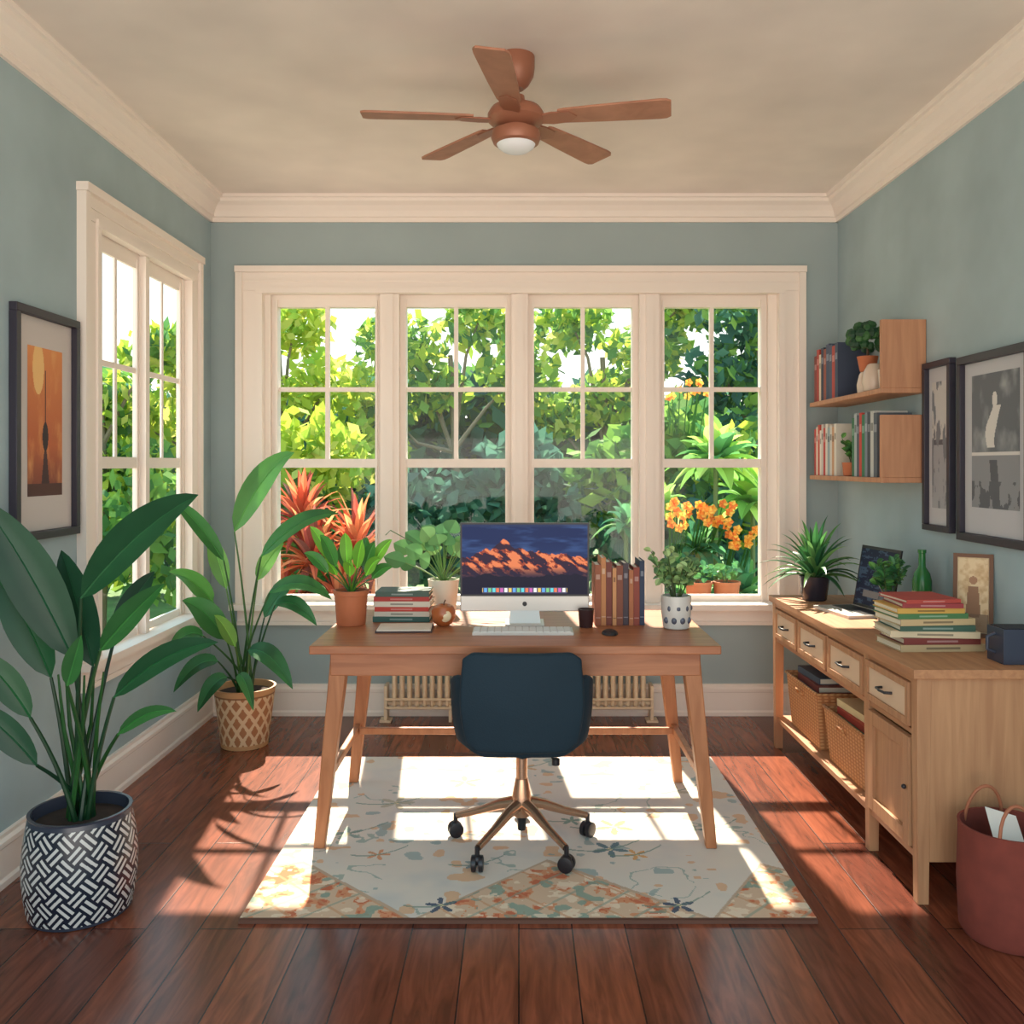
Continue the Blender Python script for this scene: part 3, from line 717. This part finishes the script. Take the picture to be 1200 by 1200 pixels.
b.box(x0 + .007, x1 - .021, y0 + .03, y1 - .03, T - .215, T - .198, M_credh)
b.box(x0 + .021, x1 - .021, 3.145, 3.163, .152, T - .215, M_cred)
b.box(x0 + .003, x0 + .03, y0 + .023, y1 - .02, T - .05, T - .0285, M_credh)
yd = [4.27, 3.92, 3.545, 3.16, 2.785]
for i in range(4):
    a, c = yd[i + 1] + .013, yd[i] - .013; zb, zt = T - .19, T - .053
    w = .022
    for q in ((a + w, c - w, zt - w, zt), (a + w, c - w, zb, zb + w), (a, a + w, zb, zt), (c - w, c, zb, zt)): b.box(x0 - .006, x0 + .018, q[0], q[1], q[2], q[3], M_cred)
    b.box(x0 + .001, x0 + .017, a + w, c - w, zb + w, zt - w, M_col, (222, 192, 162))
    m = (a + c) / 2; zm = (zb + zt) / 2
    b.tube([(x0 + .001, m - .04, zm), (x0 - .022, m - .034, zm), (x0 - .026, m, zm), (x0 - .022, m + .034, zm), (x0 + .001, m + .04, zm)], .005, M_black, n=8)
    if i < 3: b.box(x0 + .002, x0 + .02, yd[i + 1] - .011, yd[i + 1] + .011, zb - .008, T - .051, M_cred)
a, c, zb, zt = 2.797, 3.125, .16, T - .225; w = .045
b.box(x0 + .007, x0 + .016, a + w, c - w, zb + w, zt - w, M_cred)
for q in ((a + w, c - w, zt - w, zt), (a + w, c - w, zb, zb + w), (a, a + w, zb, zt), (c - w, c, zb, zt)): b.box(x0 - .004, x0 + .018, q[0], q[1], q[2], q[3], M_cred)
b.ball((x0 - .010, a + .02, .34), .008, M_black, n=12)
b.build('credenza', bevel=.002)

def basket(name, ya, yb, xa=1.245, xb=1.60, z=.1535, h=.215):
    e = empty(name); b = MB()
    i = .02
    bot = [(xa + i, ya + i), (xb - i, ya + i), (xb - i, yb - i), (xa + i, yb - i)]; top = [(xa, ya), (xb, ya), (xb, yb), (xa, yb)]
    t = .012
    def ins(p, d): cx, cy = (xa + xb) / 2, (ya + yb) / 2; return [(x - math.copysign(d, x - cx), y - math.copysign(d, y - cy)) for x, y in p]
    v = [(x, y, z) for x, y in bot] + [(x, y, z + h) for x, y in top] + [(x, y, z + h) for x, y in ins(top, t)] + [(x, y, z + .01) for x, y in ins(bot, t)]
    f = [(3, 2, 1, 0)]
    for k in range(4):
        q = (k + 1) % 4; f += [(k, q, 4 + q, 4 + k), (4 + k, 4 + q, 8 + q, 8 + k), (8 + k, 8 + q, 12 + q, 12 + k)]
    f.append((12, 13, 14, 15)); b.add(v, f, M_wick); 
    rimp = [(x, y, z + h) for x, y in top] + [(top[0][0], top[0][1], z + h)]
    b.tube(rimp, .008, M_wick, n=8)
    m = (ya + yb) / 2; b.tube([(xa - .002, m - .04, z + h - .05), (xa - .012, m - .03, z + h - .03), (xa - .012, m + .03, z + h - .03), (xa - .002, m + .04, z + h - .05)], .005, M_wick, n=6)
    b.build('wicker_body', parent=e, bevel=.002)
    return e
b1 = basket('wicker_basket', 3.74, 4.17, h=.235); b2 = basket('wicker_basket', 3.24, 3.66)
for bk, ya, yb, hh, cl in ((b1, 3.755, 4.15, .235, [(52, 56, 70), (130, 60, 50), (70, 80, 92), (44, 44, 54)]), (b2, 3.255, 3.64, .215, [(60, 110, 80), (176, 64, 48), (226, 200, 150), (52, 76, 96)])):
    b = MB(); z = .166
    b.box(1.285, 1.565, ya + .03, yb - .03, z, z + hh - .05, M_col, (70, 56, 48))
    z = z + hh - .05
    for k in range(3):
        book_h(b, 1.385 + .01 * k, (ya + yb) / 2 + .06 * (k - 1) * .5, .24, .30 - .02 * k, z, .027, cl[k], .05 * (k - 1)); z += .0275
    b.build('basket_books', smooth=False, parent=bk)
b = MB()
y = 3.168
for k in range(3): book_v(b, 1.27, 1.45, y, y + .018, .1535, .30, [(200, 70, 56), (220, 200, 170), (60, 80, 100)][k], '-X'); y += .0195
b.build('magazines', smooth=False)

T2 = T + .0006
b = MB(); b.lathe([(.05, 0), (.054, .004), (.068, .105), (.07, .112), (.062, .112), (.058, .095), (.02, .095)], (1.37, 4.15, T2), M_gloss, (50, 48, 60), n=32); b.lathe([(.06, .095), (.05, .1)], (1.37, 4.15, T2), M_soil)
rosette(b, (1.37, 4.15, T2 + .1), 54, .29, .032, (8, 86), .10, ((58, 112, 62), (84, 140, 74), (44, 92, 58), (110, 156, 90)))
b.build('potted_dracaena')
e = empty('laptop'); b = MB(); M = Matrix.Translation((1.50, 3.81, T2)) @ Matrix.Rotation(math.radians(-80), 4, 'Z')
b.box(-.145, .145, -.19, 0, 0, .012, M_alu, M=M); b.box(-.13, .13, -.11, -.02, .012, .0135, M_black, M=M); b.box(-.04, .04, -.175, -.13, .012, .0125, M_col, (190, 186, 180), M=M)
M2 = M @ Matrix.Translation((0, 0, .012)) @ Matrix.Rotation(math.radians(-10), 4, 'X')
b.box(-.145, .145, -.001, .007, 0, .265, M_black, M=M2); b.build('body', parent=e, bevel=.002)
def lp_pos(U, V):
    P = [M2 @ Vector((-.135 + .27 * u, -.002, .012 + .24 * v)) for u, v in zip(U.ravel(), V.ravel())]
    A = np.array([tuple(p) for p in P]).reshape(U.shape + (3,)); return A[..., 0], A[..., 1], A[..., 2]
surf('screen', 60, 50, lp_pos, lambda U, V: blend(blend(col_arr((22, 26, 40), len(U)), (fbm(U, V * 3, 8, 4) > .58) * .6, (60, 78, 92)), (np.abs(V - .2) < .06) & (U > .2) & (U < .8), (90, 84, 80)), M_screen, parent=e)
b = MB(); b.lathe([(.03, 0), (.038, .005), (.045, .05), (.042, .09), (.034, .118), (.029, .118), (.034, .09), (.01, .08)], (1.44, 3.49, T2), M_gloss, (94, 98, 108), n=28)
bush(b, (1.44, 3.49, T2 + .11), .09, .14, 130, .04, [(60, 112, 60), (88, 140, 66), (48, 96, 60)], stems=14, wide=.6); b.build('vase_with_greenery')
b = MB(); b.lathe([(.034, 0), (.037, .006), (.037, .16), (.03, .19), (.014, .215), (.013, .27), (.016, .272), (.016, .285), (.012, .285)], (1.62, 3.60, T2), M_gloss, (40, 112, 50), n=28); b.lathe([(.0376, .05), (.0376, .12)], (1.62, 3.60, T2), M_col, (200, 190, 150), n=28); b.build('wine_bottle')
b = MB(); z = T2
for i, (h, w, c) in enumerate([(.024, .29, (186, 162, 124)), (.022, .26, (120, 52, 48)), (.022, .29, (210, 192, 160)), (.020, .25, (60, 92, 78)), (.022, .26, (196, 170, 128)), (.018, .24, (72, 120, 74)), (.018, .23, (204, 160, 78)), (.016, .20, (150, 56, 60)), (.013, .19, (176, 70, 60))]):
    book_s(b, 1.41 + random.uniform(-.012, .012) - .004 * i, 3.09, w, .19, z, h - .0004, c, random.uniform(-.1, .1)); z += h
b.build('stacked_books', smooth=False)
e = empty('photo_frame'); M = Matrix.Translation((1.652, 3.26, T2 + .001)) @ Matrix.Rotation(math.radians(-30), 4, 'Z') @ Matrix.Rotation(math.radians(-6), 4, 'X')
b = MB()
for q in ((-.066, .066, 0, .014), (-.066, .066, .286, .30), (-.066, -.052, .014, .286), (.052, .066, .014, .286)): b.box(q[0], q[1], -.008, .008, q[2], q[3], M_col, (110, 72, 48), M)
b.box(-.053, .053, .001, .005, .013, .287, M_col, (226, 200, 160), M)
b.build('frame', parent=e, smooth=False)
def fp(U, V):
    P = [M @ Vector((-.05 + .10 * u, 0, .016 + .268 * v)) for u, v in zip(U.ravel(), V.ravel())]
    A = np.array([tuple(p) for p in P]).reshape(U.shape + (3,)); return A[..., 0], A[..., 1], A[..., 2]
def art4(U, V):
    C = col_arr((226, 198, 156), len(U)); C = blend(C, (fbm(U, V * 2.6, 5, 12) - .45) * 3, (196, 156, 112))
    C = blend(C, (np.abs(U - .5) < .22 * (1 - (V - .3) ** 2 * 3)) & (V < .62) & (V > .2), (150, 108, 78)); C = blend(C, np.hypot(U - .5, (V - .70) * 2.4) < .13, (168, 122, 90)); return blend(C, (V < .25) * .7, (120, 92, 70))
surf('photo', 30, 70, fp, art4, M_col, parent=e)
b = MB(); b.box(1.515, 1.635, 2.80, 2.90, T2, T2 + .11, M_gloss, (58, 64, 80)); b.box(1.523, 1.627, 2.808, 2.892, T2 + .1105, T2 + .112, M_col, (36, 38, 48))
b.tube([(1.515, 2.85, T2 + .09), (1.49, 2.85, T2 + .08), (1.49, 2.85, T2 + .04), (1.515, 2.85, T2 + .03)], .006, M_gloss, (58, 64, 80)); b.build('pencil_holder', bevel=.006)

b = MB(); WX, WY = 1.405, 2.575
b.lathe([(.118, .002), (.128, .02), (.134, .15), (.13, .30), (.132, .318), (.124, .318), (.12, .28), (.112, .03), (.02, .02)], (WX, WY, 0), M_waste, n=40)
pts = [(WX + .055 * math.cos(t) - .02, WY - .10 + .02 * math.sin(t), .29 + .11 * math.sin(t)) for t in [math.pi * i / 12 for i in range(13)]]
b.tube(pts, .005, M_col, (166, 100, 70)); pts = [(x, 2 * WY - y, z) for x, y, z in pts]; b.tube(pts, .005, M_col, (166, 100, 70))
b.add([(WX - .06, WY - .05, .27), (WX + .02, WY - .07, .26), (WX + .04, WY + .03, .33), (WX - .04, WY + .05, .35)], [(0, 1, 2, 3)], M_col, (226, 220, 212))
b.build('waste_basket')

# ---------------------------------------------------------------- wall shelves
def wshelf(zb, zt, name):
    b = MB(); X0, X1, Y0, Y1 = 1.532, 1.7215, 3.785, 4.72
    b.box(X0, X1, Y0, Y1, zb, zb + .022, M_shelf); b.box(X0, X1, Y0, Y0 + .022, zb + .022, zt, M_shelf)
    b.box(X1 - .01, X1 - .001, Y0 + .022, Y1, zb + .022, zb + .06, M_shelf)
    return b.build(name, bevel=.002)
wshelf(1.655, 1.966, 'wall_shelf'); wshelf(1.275, 1.563, 'wall_shelf')
def row(name, ys, z, specs):
    b = MB(); y = ys
    for t, h, c in specs:
        book_v(b, 1.55, 1.70, y - t + .001, y, z, z + h, c, '-X'); y -= t
    b.build(name, smooth=False)
Z1 = 1.6776; Z2 = 1.2976
row('shelf_books', 4.70, Z1, [(.04, .24, (126, 56, 50)), (.035, .27, (176, 64, 52)), (.03, .24, (216, 200, 176)), (.04, .27, (46, 52, 72)), (.035, .26, (150, 76, 58)), (.045, .28, (60, 72, 98)), (.04, .27, (72, 78, 100)), (.04, .26, (176, 64, 52)), (.04, .27, (60, 70, 92))])
row('shelf_books', 4.70, Z2, [(.03, .24, (176, 52, 44)), (.025, .25, (220, 210, 194)), (.03, .26, (200, 80, 64)), (.025, .23, (226, 216, 202)), (.03, .26, (204, 196, 186)), (.03, .24, (190, 56, 50)), (.03, .26, (220, 212, 198)), (.035, .24, (150, 166, 172)), (.03, .25, (214, 206, 196)), (.03, .24, (200, 150, 110)), (.03, .255, (220, 212, 198))])
row('shelf_books', 4.17, Z2, [(.03, .27, (56, 112, 76)), (.03, .29, (170, 176, 178)), (.03, .28, (80, 88, 100)), (.03, .29, (200, 64, 52)), (.035, .28, (54, 116, 82)), (.03, .29, (126, 134, 146)), (.035, .285, (66, 70, 80)), (.035, .29, (196, 196, 190)), (.04, .28, (90, 96, 104))])
b = MB(); b.lathe([(.035, 0), (.045, .003), (.05, .06), (.052, .065), (.044, .065), (.04, .05), (.02, .05)], (1.59, 4.26, Z2), M_terra, n=24)
bush(b, (1.59, 4.26, Z2 + .06), .06, .12, 50, .03, [(60, 112, 60), (88, 140, 66)], stems=10); b.build('potted_herb')
e = MB(); e.lathe([(.03, .10), (.034, .103), (.045, .16), (.047, .17), (.04, .17), (.03, .15)], (1.60, 4.11, Z1), M_terra, n=24)
e.lathe([(.04, 0), (.045, .004), (.048, .04), (.038, .085), (.03, .099), (.02, .0995)], (1.60, 4.11, Z1), M_gloss, (218, 198, 180), n=28)
for k in range(70):
    a = random.uniform(0, 6.28); u = random.uniform(-.6, 1); rr = math.sqrt(max(0, 1 - u * u)) * .082
    e.ball((1.60 + rr * math.cos(a), 4.11 + rr * math.sin(a), Z1 + .25 + u * .065), random.uniform(.016, .026), M_leaf, random.choice([(44, 92, 56), (54, 104, 60), (36, 76, 52), (70, 118, 66)]), n=8)
e.tube([(1.60, 4.11, Z1 + .15), (1.60, 4.11, Z1 + .24)], .006, M_col, (90, 62, 44)); e.build('bonsai_in_pot')
b = MB(); b.lathe([(.03, 0), (.042, .004), (.05, .04), (.044, .09), (.028, .12), (.02, .125), (.014, .12)], (1.585, 4.0, Z1), M_gloss, (216, 196, 178), n=28)
b.tube([(1.60, 3.96, Z1 + .09), (1.59, 3.925, Z1 + .075), (1.59, 3.925, Z1 + .04), (1.60, 3.955, Z1 + .03)], .006, M_gloss, (216, 196, 178)); b.build('ceramic_jug')
b = MB(); b.lathe([(.035, 0), (.04, .004), (.045, .08), (.047, .084), (.04, .084), (.036, .02), (.01, .015)], (1.60, 3.87, Z1), M_gloss, (222, 212, 202), n=28); b.build('ceramic_bowl')

# ---------------------------------------------------------------- framed pictures
def picture(name, wall, ya, yb, za, zb, fw, paint, matw, matc=(232, 226, 220)):
    e = empty(name); b = MB(); s = 1 if wall == 'L' else -1; X = XL if wall == 'L' else XR
    def bx(a, c, d, g, w0, w1, m, col=(200, 200, 200)):
        xa, xb = sorted((X + s * w0, X + s * w1)); b.box(xa, xb, a, c, d, g, m, col)
    bx(ya, yb, zb - fw, zb, .001, .028, M_dark); bx(ya, yb, za, za + fw, .001, .028, M_dark); bx(ya, ya + fw, za + fw, zb - fw, .001, .028, M_dark); bx(yb - fw, yb, za + fw, zb - fw, .001, .028, M_dark)
    bx(ya + fw, yb - fw, za + fw, zb - fw, .001, .008, M_col, matc)
    b.build('frame', parent=e, bevel=.002)
    a, c, d, g = ya + fw + matw[0], yb - fw - matw[0], za + fw + matw[1], zb - fw - matw[2]
    if wall == 'L': pos = lambda U, V: (U * 0 + X + .009, a + (c - a) * U, d + (g - d) * V)
    else: pos = lambda U, V: (U * 0 + X - .009, c - (c - a) * U, d + (g - d) * V)
    surf('artwork', 80, 120, pos, paint, M_col, parent=e)
def art1(U, V):
    n = len(U); C = col_arr((190, 100, 58), n); C = blend(C, (V - .4) * 1.6, (226, 144, 84)); C = blend(C, (.35 - V) * 3, (120, 60, 48))
    C = blend(C, (fbm(U, V, 6, 3) - .5) * 2, (230, 166, 104)); C = blend(C, np.hypot(U - .3, (V - .86) * .9) < .16, (240, 192, 124))
    C = blend(C, (np.abs(U - .5) < .015) & (V > .45) & (V < .85), (60, 36, 40)); C = blend(C, np.hypot((U - .5) * 1.2, (V - .40)) < .1, (52, 34, 40))
    C = blend(C, (np.abs(U - .5) < .14 * (1 - V * 2.4)) & (V < .3), (66, 38, 42)); C = blend(C, (V < .08), (84, 48, 44)); return C
picture('framed_picture', 'L', 2.92, 3.345, 1.095, 1.885, .028, art1, (.07, .12, .10), (204, 194, 190))
def art2(U, V):
    n = len(U); C = col_arr((102, 106, 112), n); C = blend(C, (fbm(U, V, 5, 8) - .45) * 3, (158, 162, 164))
    fig = (np.hypot((U - .5) * 1.1, (V - .80)) < .06) | ((np.abs(U - .5 - .1 * np.sin(V * 9)) < .11 * (1 - np.abs(V - .6) * 2)) & (V > .45) & (V < .76)); C = blend(C, fig, (216, 212, 206))
    C = blend(C, (V < .42) & (V > .39), (216, 212, 208)); C = blend(C, (V < .39), (140, 142, 146)); C = blend(C, (V < .36) & (np.abs(U - .5 + .2 * (V - .2)) < .08), (90, 92, 98)); C = blend(C, (V < .2) & (fbm(U, V, 9, 2) > .5), (92, 94, 100))
    return C
picture('framed_picture', 'R', 2.98, 3.475, 1.062, 1.765, .03, art2, (.055, .10, .05), (190, 190, 194))
def art3(U, V):
    n = len(U); C = col_arr((160, 162, 168), n); C = blend(C, (V > .52), (196, 194, 192)); C = blend(C, (V > .5) & (V < .54), (90, 90, 98)); C = blend(C, (fbm(U, V, 7, 5) > .55), (120, 124, 132)); return C
picture('framed_picture', 'R', 3.53, 3.77, 1.08, 1.775, .024, art3, (.03, .07, .06), (190, 190, 194))

# ---------------------------------------------------------------- garden
b = MB(); b.box(-16, 14, YB + .17, 26, -.45, -.35, M_grass); b.build('lawn', smooth=False)
def leaves_obj(name, regions, m=M_gleaf):
    P = []; C = []
    for (c, r, n, size, cols) in regions:
        d = rng.normal(size=(n, 3)); d /= np.linalg.norm(d, axis=1)[:, None]
        rad = rng.random(n) ** .45; p = np.array(c) + d * rad[:, None] * np.array(r)
        p[:, 2] = np.maximum(p[:, 2], -.08)
        ax = rng.normal(size=(n, 3)); ax[:, 2] -= .5; ax /= np.linalg.norm(ax, axis=1)[:, None]
        nn = rng.normal(size=(n, 3)); nn[:, 1] -= .8; nn[:, 2] += .6; sd = np.cross(ax, nn); sd /= np.linalg.norm(sd, axis=1)[:, None] + 1e-6
        s = size * (.6 + .8 * rng.random(n))[:, None]
        P.append(np.stack([p - ax * s * .5, p + sd * s * .28, p + ax * s * .5, p - sd * s * .28], 1))
        cc = np.array([lin(x) for x in cols]); C.append(cc[rng.integers(0, len(cols), n)])
    P = np.concatenate(P).reshape(-1, 3); C = np.concatenate(C); n = len(C)
    me = bpy.data.meshes.new(name); me.vertices.add(n * 4); me.vertices.foreach_set('co', P.astype(np.float32).ravel())
    me.loops.add(n * 4); me.loops.foreach_set('vertex_index', np.arange(n * 4, dtype=np.int32)); me.polygons.add(n)
    me.polygons.foreach_set('loop_start', np.arange(0, n * 4, 4, dtype=np.int32)); me.polygons.foreach_set('loop_total', np.full(n, 4, dtype=np.int32))
    me.update(calc_edges=True); ca = me.color_attributes.new('Col', 'FLOAT_COLOR', 'CORNER')
    C = np.concatenate([C, np.ones((n, 1))], 1).astype(np.float32); ca.data.foreach_set('color', np.repeat(C, 4, axis=0).ravel())
    me.materials.append(m); ob = bpy.data.objects.new(name, me); sc.collection.objects.link(ob); return ob
LIME = [(196, 208, 82), (178, 200, 74), (214, 218, 116), (156, 190, 72)]
MID = [(122, 166, 78), (100, 148, 74), (144, 180, 84), (86, 134, 78)]
TEAL = [(80, 124, 108), (68, 110, 98), (92, 138, 114), (80, 128, 102)]  # teal foliage, lightened so the garden haze is painted into the colour
reg = []
for i in range(26):
    x = -9.6 + i * .6
    reg.append(((x, 11.6 + random.uniform(-.3, .3), .7), (.75, .5, 1.1), 300, .34, TEAL))
    reg.append(((x, 11.8, 1.7 + random.uniform(-.3, .3)), (.8, .5, .7), 220, .34, TEAL + MID[:2]))
leaves_obj('garden_hedge', reg)
def tree(name, x, y, z0, clumps, cols, size=.17, trunk=.06, n=440):
    e = empty(name); reg = []
    for (dx, dy, z, r) in clumps: reg.append(((x + dx, y + dy, z), (r, r * .8, r * .75), int(n * r / .6), size, cols))
    o = leaves_obj('canopy', reg); o.parent = e
    b = MB(); b.tube([(x, y, -.345), (x + .05, y, 1.0), (x - .03, y, 2.6)], [trunk, trunk * .8, trunk * .5], M_col, (120, 108, 84))
    for (dx, dy, z, r) in clumps: b.tube([(x, y, 1.5), (x + dx * .5, y + dy * .5, z - .4), (x + dx, y + dy, z)], [trunk * .5, trunk * .3, .01], M_col, (120, 108, 84), n=6)
    b.build('trunk', parent=e)
tree('garden_tree', -2.6, 9.8, 0, [(-.3, 0, 1.9, .6), (.5, 0, 2.2, .55), (.1, .2, 2.9, .45), (-.9, 0, 2.3, .5), (.9, 0, 1.5, .5), (-1.6, .1, 1.8, .5)], LIME)
tree('garden_tree', -.75, 10.2, 0, [(-.6, 0, 2.7, .55), (.3, 0, 3.0, .5), (.75, 0, 2.4, .5), (-.2, 0, 2.2, .4), (-.8, 0, 2.0, .4)], LIME + MID)
tree('garden_tree', 1.0, 10.4, 0, [(-.4, 0, 3.0, .5), (.5, 0, 2.7, .5), (.1, 0, 2.1, .5), (.9, 0, 3.2, .45), (-.6, 0, 1.9, .4)], MID + LIME)
tree('garden_tree', 2.6, 9.6, 0, [(-.2, 0, 3.0, .55), (.4, 0, 2.5, .6), (-.4, 0, 2.3, .5), (.1, 0, 1.8, .6), (.9, 0, 3.0, .6)], TEAL + MID)
tree('garden_tree', -4.3, 9.2, 0, [(-.3, 0, 1.3, .6), (.5, 0, 1.2, .6), (0, .2, 2.0, .5), (-.9, 0, 1.5, .6), (.2, 0, .6, .7), (.6, 0, 2.5, .4)], MID + LIME)
reg = []
for x, z, r, cols in [(-2.2, .7, .7, MID), (-1.0, .8, .6, TEAL), (-.4, .7, .6, TEAL), (.4, .7, .6, TEAL), (.9, 1.2, .5, MID), (1.5, 1.5, .5, MID), (2.2, 1.2, .6, LIME[:2] + MID), (1.6, .7, .7, TEAL), (-3.4, .7, .7, MID), (.0, 1.3, .4, TEAL), (-1.9, 1.4, .5, LIME)]:
    reg.append(((x * .96, 8.15, z), (r, .3, r), 380, .18, cols))
leaves_obj('garden_shrub', reg)
b = MB()
for k, (cx, cz) in enumerate([(-1.85, .15), (-1.40, .25), (-1.62, .55), (-1.15, .05), (-2.1, .50), (-1.30, .62), (-1.75, .85)]):
    rosette(b, (cx, 6.95 + .05 * k, cz), 50, .54, .07, (-8, 88), .16, ((196, 96, 68), (214, 122, 82), (160, 76, 66), (222, 146, 98), (140, 84, 74)), m=M_gleaf, seg=6)
    b.tube([(cx, 6.95 + .05 * k, -.348), (cx, 6.95 + .05 * k, cz)], .02, M_col, (110, 70, 52))
o = b.build('croton_bush')
b = MB()
for (cx, cy, cz, n, l, w) in [(1.45, 6.6, 1.35, 34, .42, .15), (1.75, 6.7, 1.05, 30, .42, .15), (1.1, 6.9, 1.0, 20, .32, .12), (1.6, 6.5, .35, 30, .4, .14), (1.2, 6.6, .25, 24, .36, .13), (.85, 7.1, .85, 18, .3, .1), (1.3, 6.5, .72, 22, .3, .1)]:
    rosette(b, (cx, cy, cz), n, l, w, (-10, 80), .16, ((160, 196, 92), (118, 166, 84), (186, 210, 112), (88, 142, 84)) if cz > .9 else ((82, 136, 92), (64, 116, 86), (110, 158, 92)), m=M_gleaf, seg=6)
    b.tube([(cx, cy, -.348), (cx, cy, cz)], .018, M_col, (90, 110, 60))
def flowers(cx, cy, cz, rx, rz, n, sz=.036):
    for i in range(n):
        p = Vector((cx + random.uniform(-rx, rx), cy + random.uniform(-.08, .08), cz + random.uniform(-rz, rz)))
        for k in range(5):
            a = k * 1.2566; d = Vector((math.cos(a), -.3, math.sin(a))) * sz
            b.blade(p, p + d * .6, p + d, sz * .9, random.choice([(240, 150, 60), (232, 120, 54), (244, 172, 80)]), m=M_gleaf, n=3, N=(0, -1, .2))
        b.tube([p, (p.x * .8 + cx * .2, 6.5, cz - .3)], .004, M_gleaf, (80, 130, 66), n=4)
flowers(1.25, 6.2, 1.0, .22, .10, 34); flowers(1.55, 6.2, .85, .1, .06, 12); flowers(1.2, 6.35, 1.88, .16, .06, 10, .03)
b.build('flowering_shrub')
b = MB(); b.box(.8, 1.9, 5.55, 6.0, .40, .44, M_deskl)
for xx in (.85, 1.85):
    for yy in (5.6, 5.95): b.box(xx - .03, xx + .03, yy - .03, yy + .03, -.349, .40, M_deskl)
b.build('garden_bench', bevel=.003)
for xx in (1.16, 1.34):
    b = MB(); pot(b, xx, 5.78, .4405, .085, .16, M_terra); bush(b, (xx, 5.78, .59), .10, .12, 40, .05, [(80, 140, 80), (110, 166, 84)], stems=10); b.build('terracotta_pot')

# ---------------------------------------------------------------- light
w = bpy.data.worlds.new('World'); sc.world = w; w.use_nodes = True
nt = w.node_tree; bg = nt.nodes['Background']
tc = nt.nodes.new('ShaderNodeTexCoord'); sp = nt.nodes.new('ShaderNodeSeparateXYZ'); nt.links.new(tc.outputs['Generated'], sp.inputs[0])
cr = nt.nodes.new('ShaderNodeValToRGB'); e0, e1 = cr.color_ramp.elements
e0.position = .02; e0.color = lin((240, 226, 208)) + (1,); e1.position = .30; e1.color = lin((150, 196, 216)) + (1,)
nt.links.new(sp.outputs['Z'], cr.inputs[0]); nt.links.new(cr.outputs[0], bg.inputs['Color']); bg.inputs['Strength'].default_value = 2.6
s = bpy.data.lights.new('sun', 'SUN'); s.energy = 15; s.color = (1, .87, .70); s.angle = math.radians(.8)
so = bpy.data.objects.new('sun', s); sc.collection.objects.link(so); so.rotation_euler = Vector((.10, -1, -.99)).to_track_quat('-Z', 'Y').to_euler(); so.location = (0, 12, 10)
f = bpy.data.lights.new('fill_light', 'AREA'); f.shape = 'RECTANGLE'; f.size = 3.0; f.size_y = 1.6; f.energy = 36; f.color = (1, .94, .88)
fo = bpy.data.objects.new('fill_light', f); sc.collection.objects.link(fo); fo.location = (0, -1.6, .9); fo.rotation_euler = Vector((0, 1, .12)).to_track_quat('-Z', 'Y').to_euler()

cam = bpy.data.cameras.new('camera'); co = bpy.data.objects.new('camera', cam); sc.collection.objects.link(co)
co.location = (0, 0, 1.35); co.rotation_euler = (math.radians(90), 0, 0); cam.sensor_width = 36; cam.lens = 31.5
cam.shift_x = -.00667; cam.shift_y = -.0458; cam.clip_start = .05
sc.camera = co
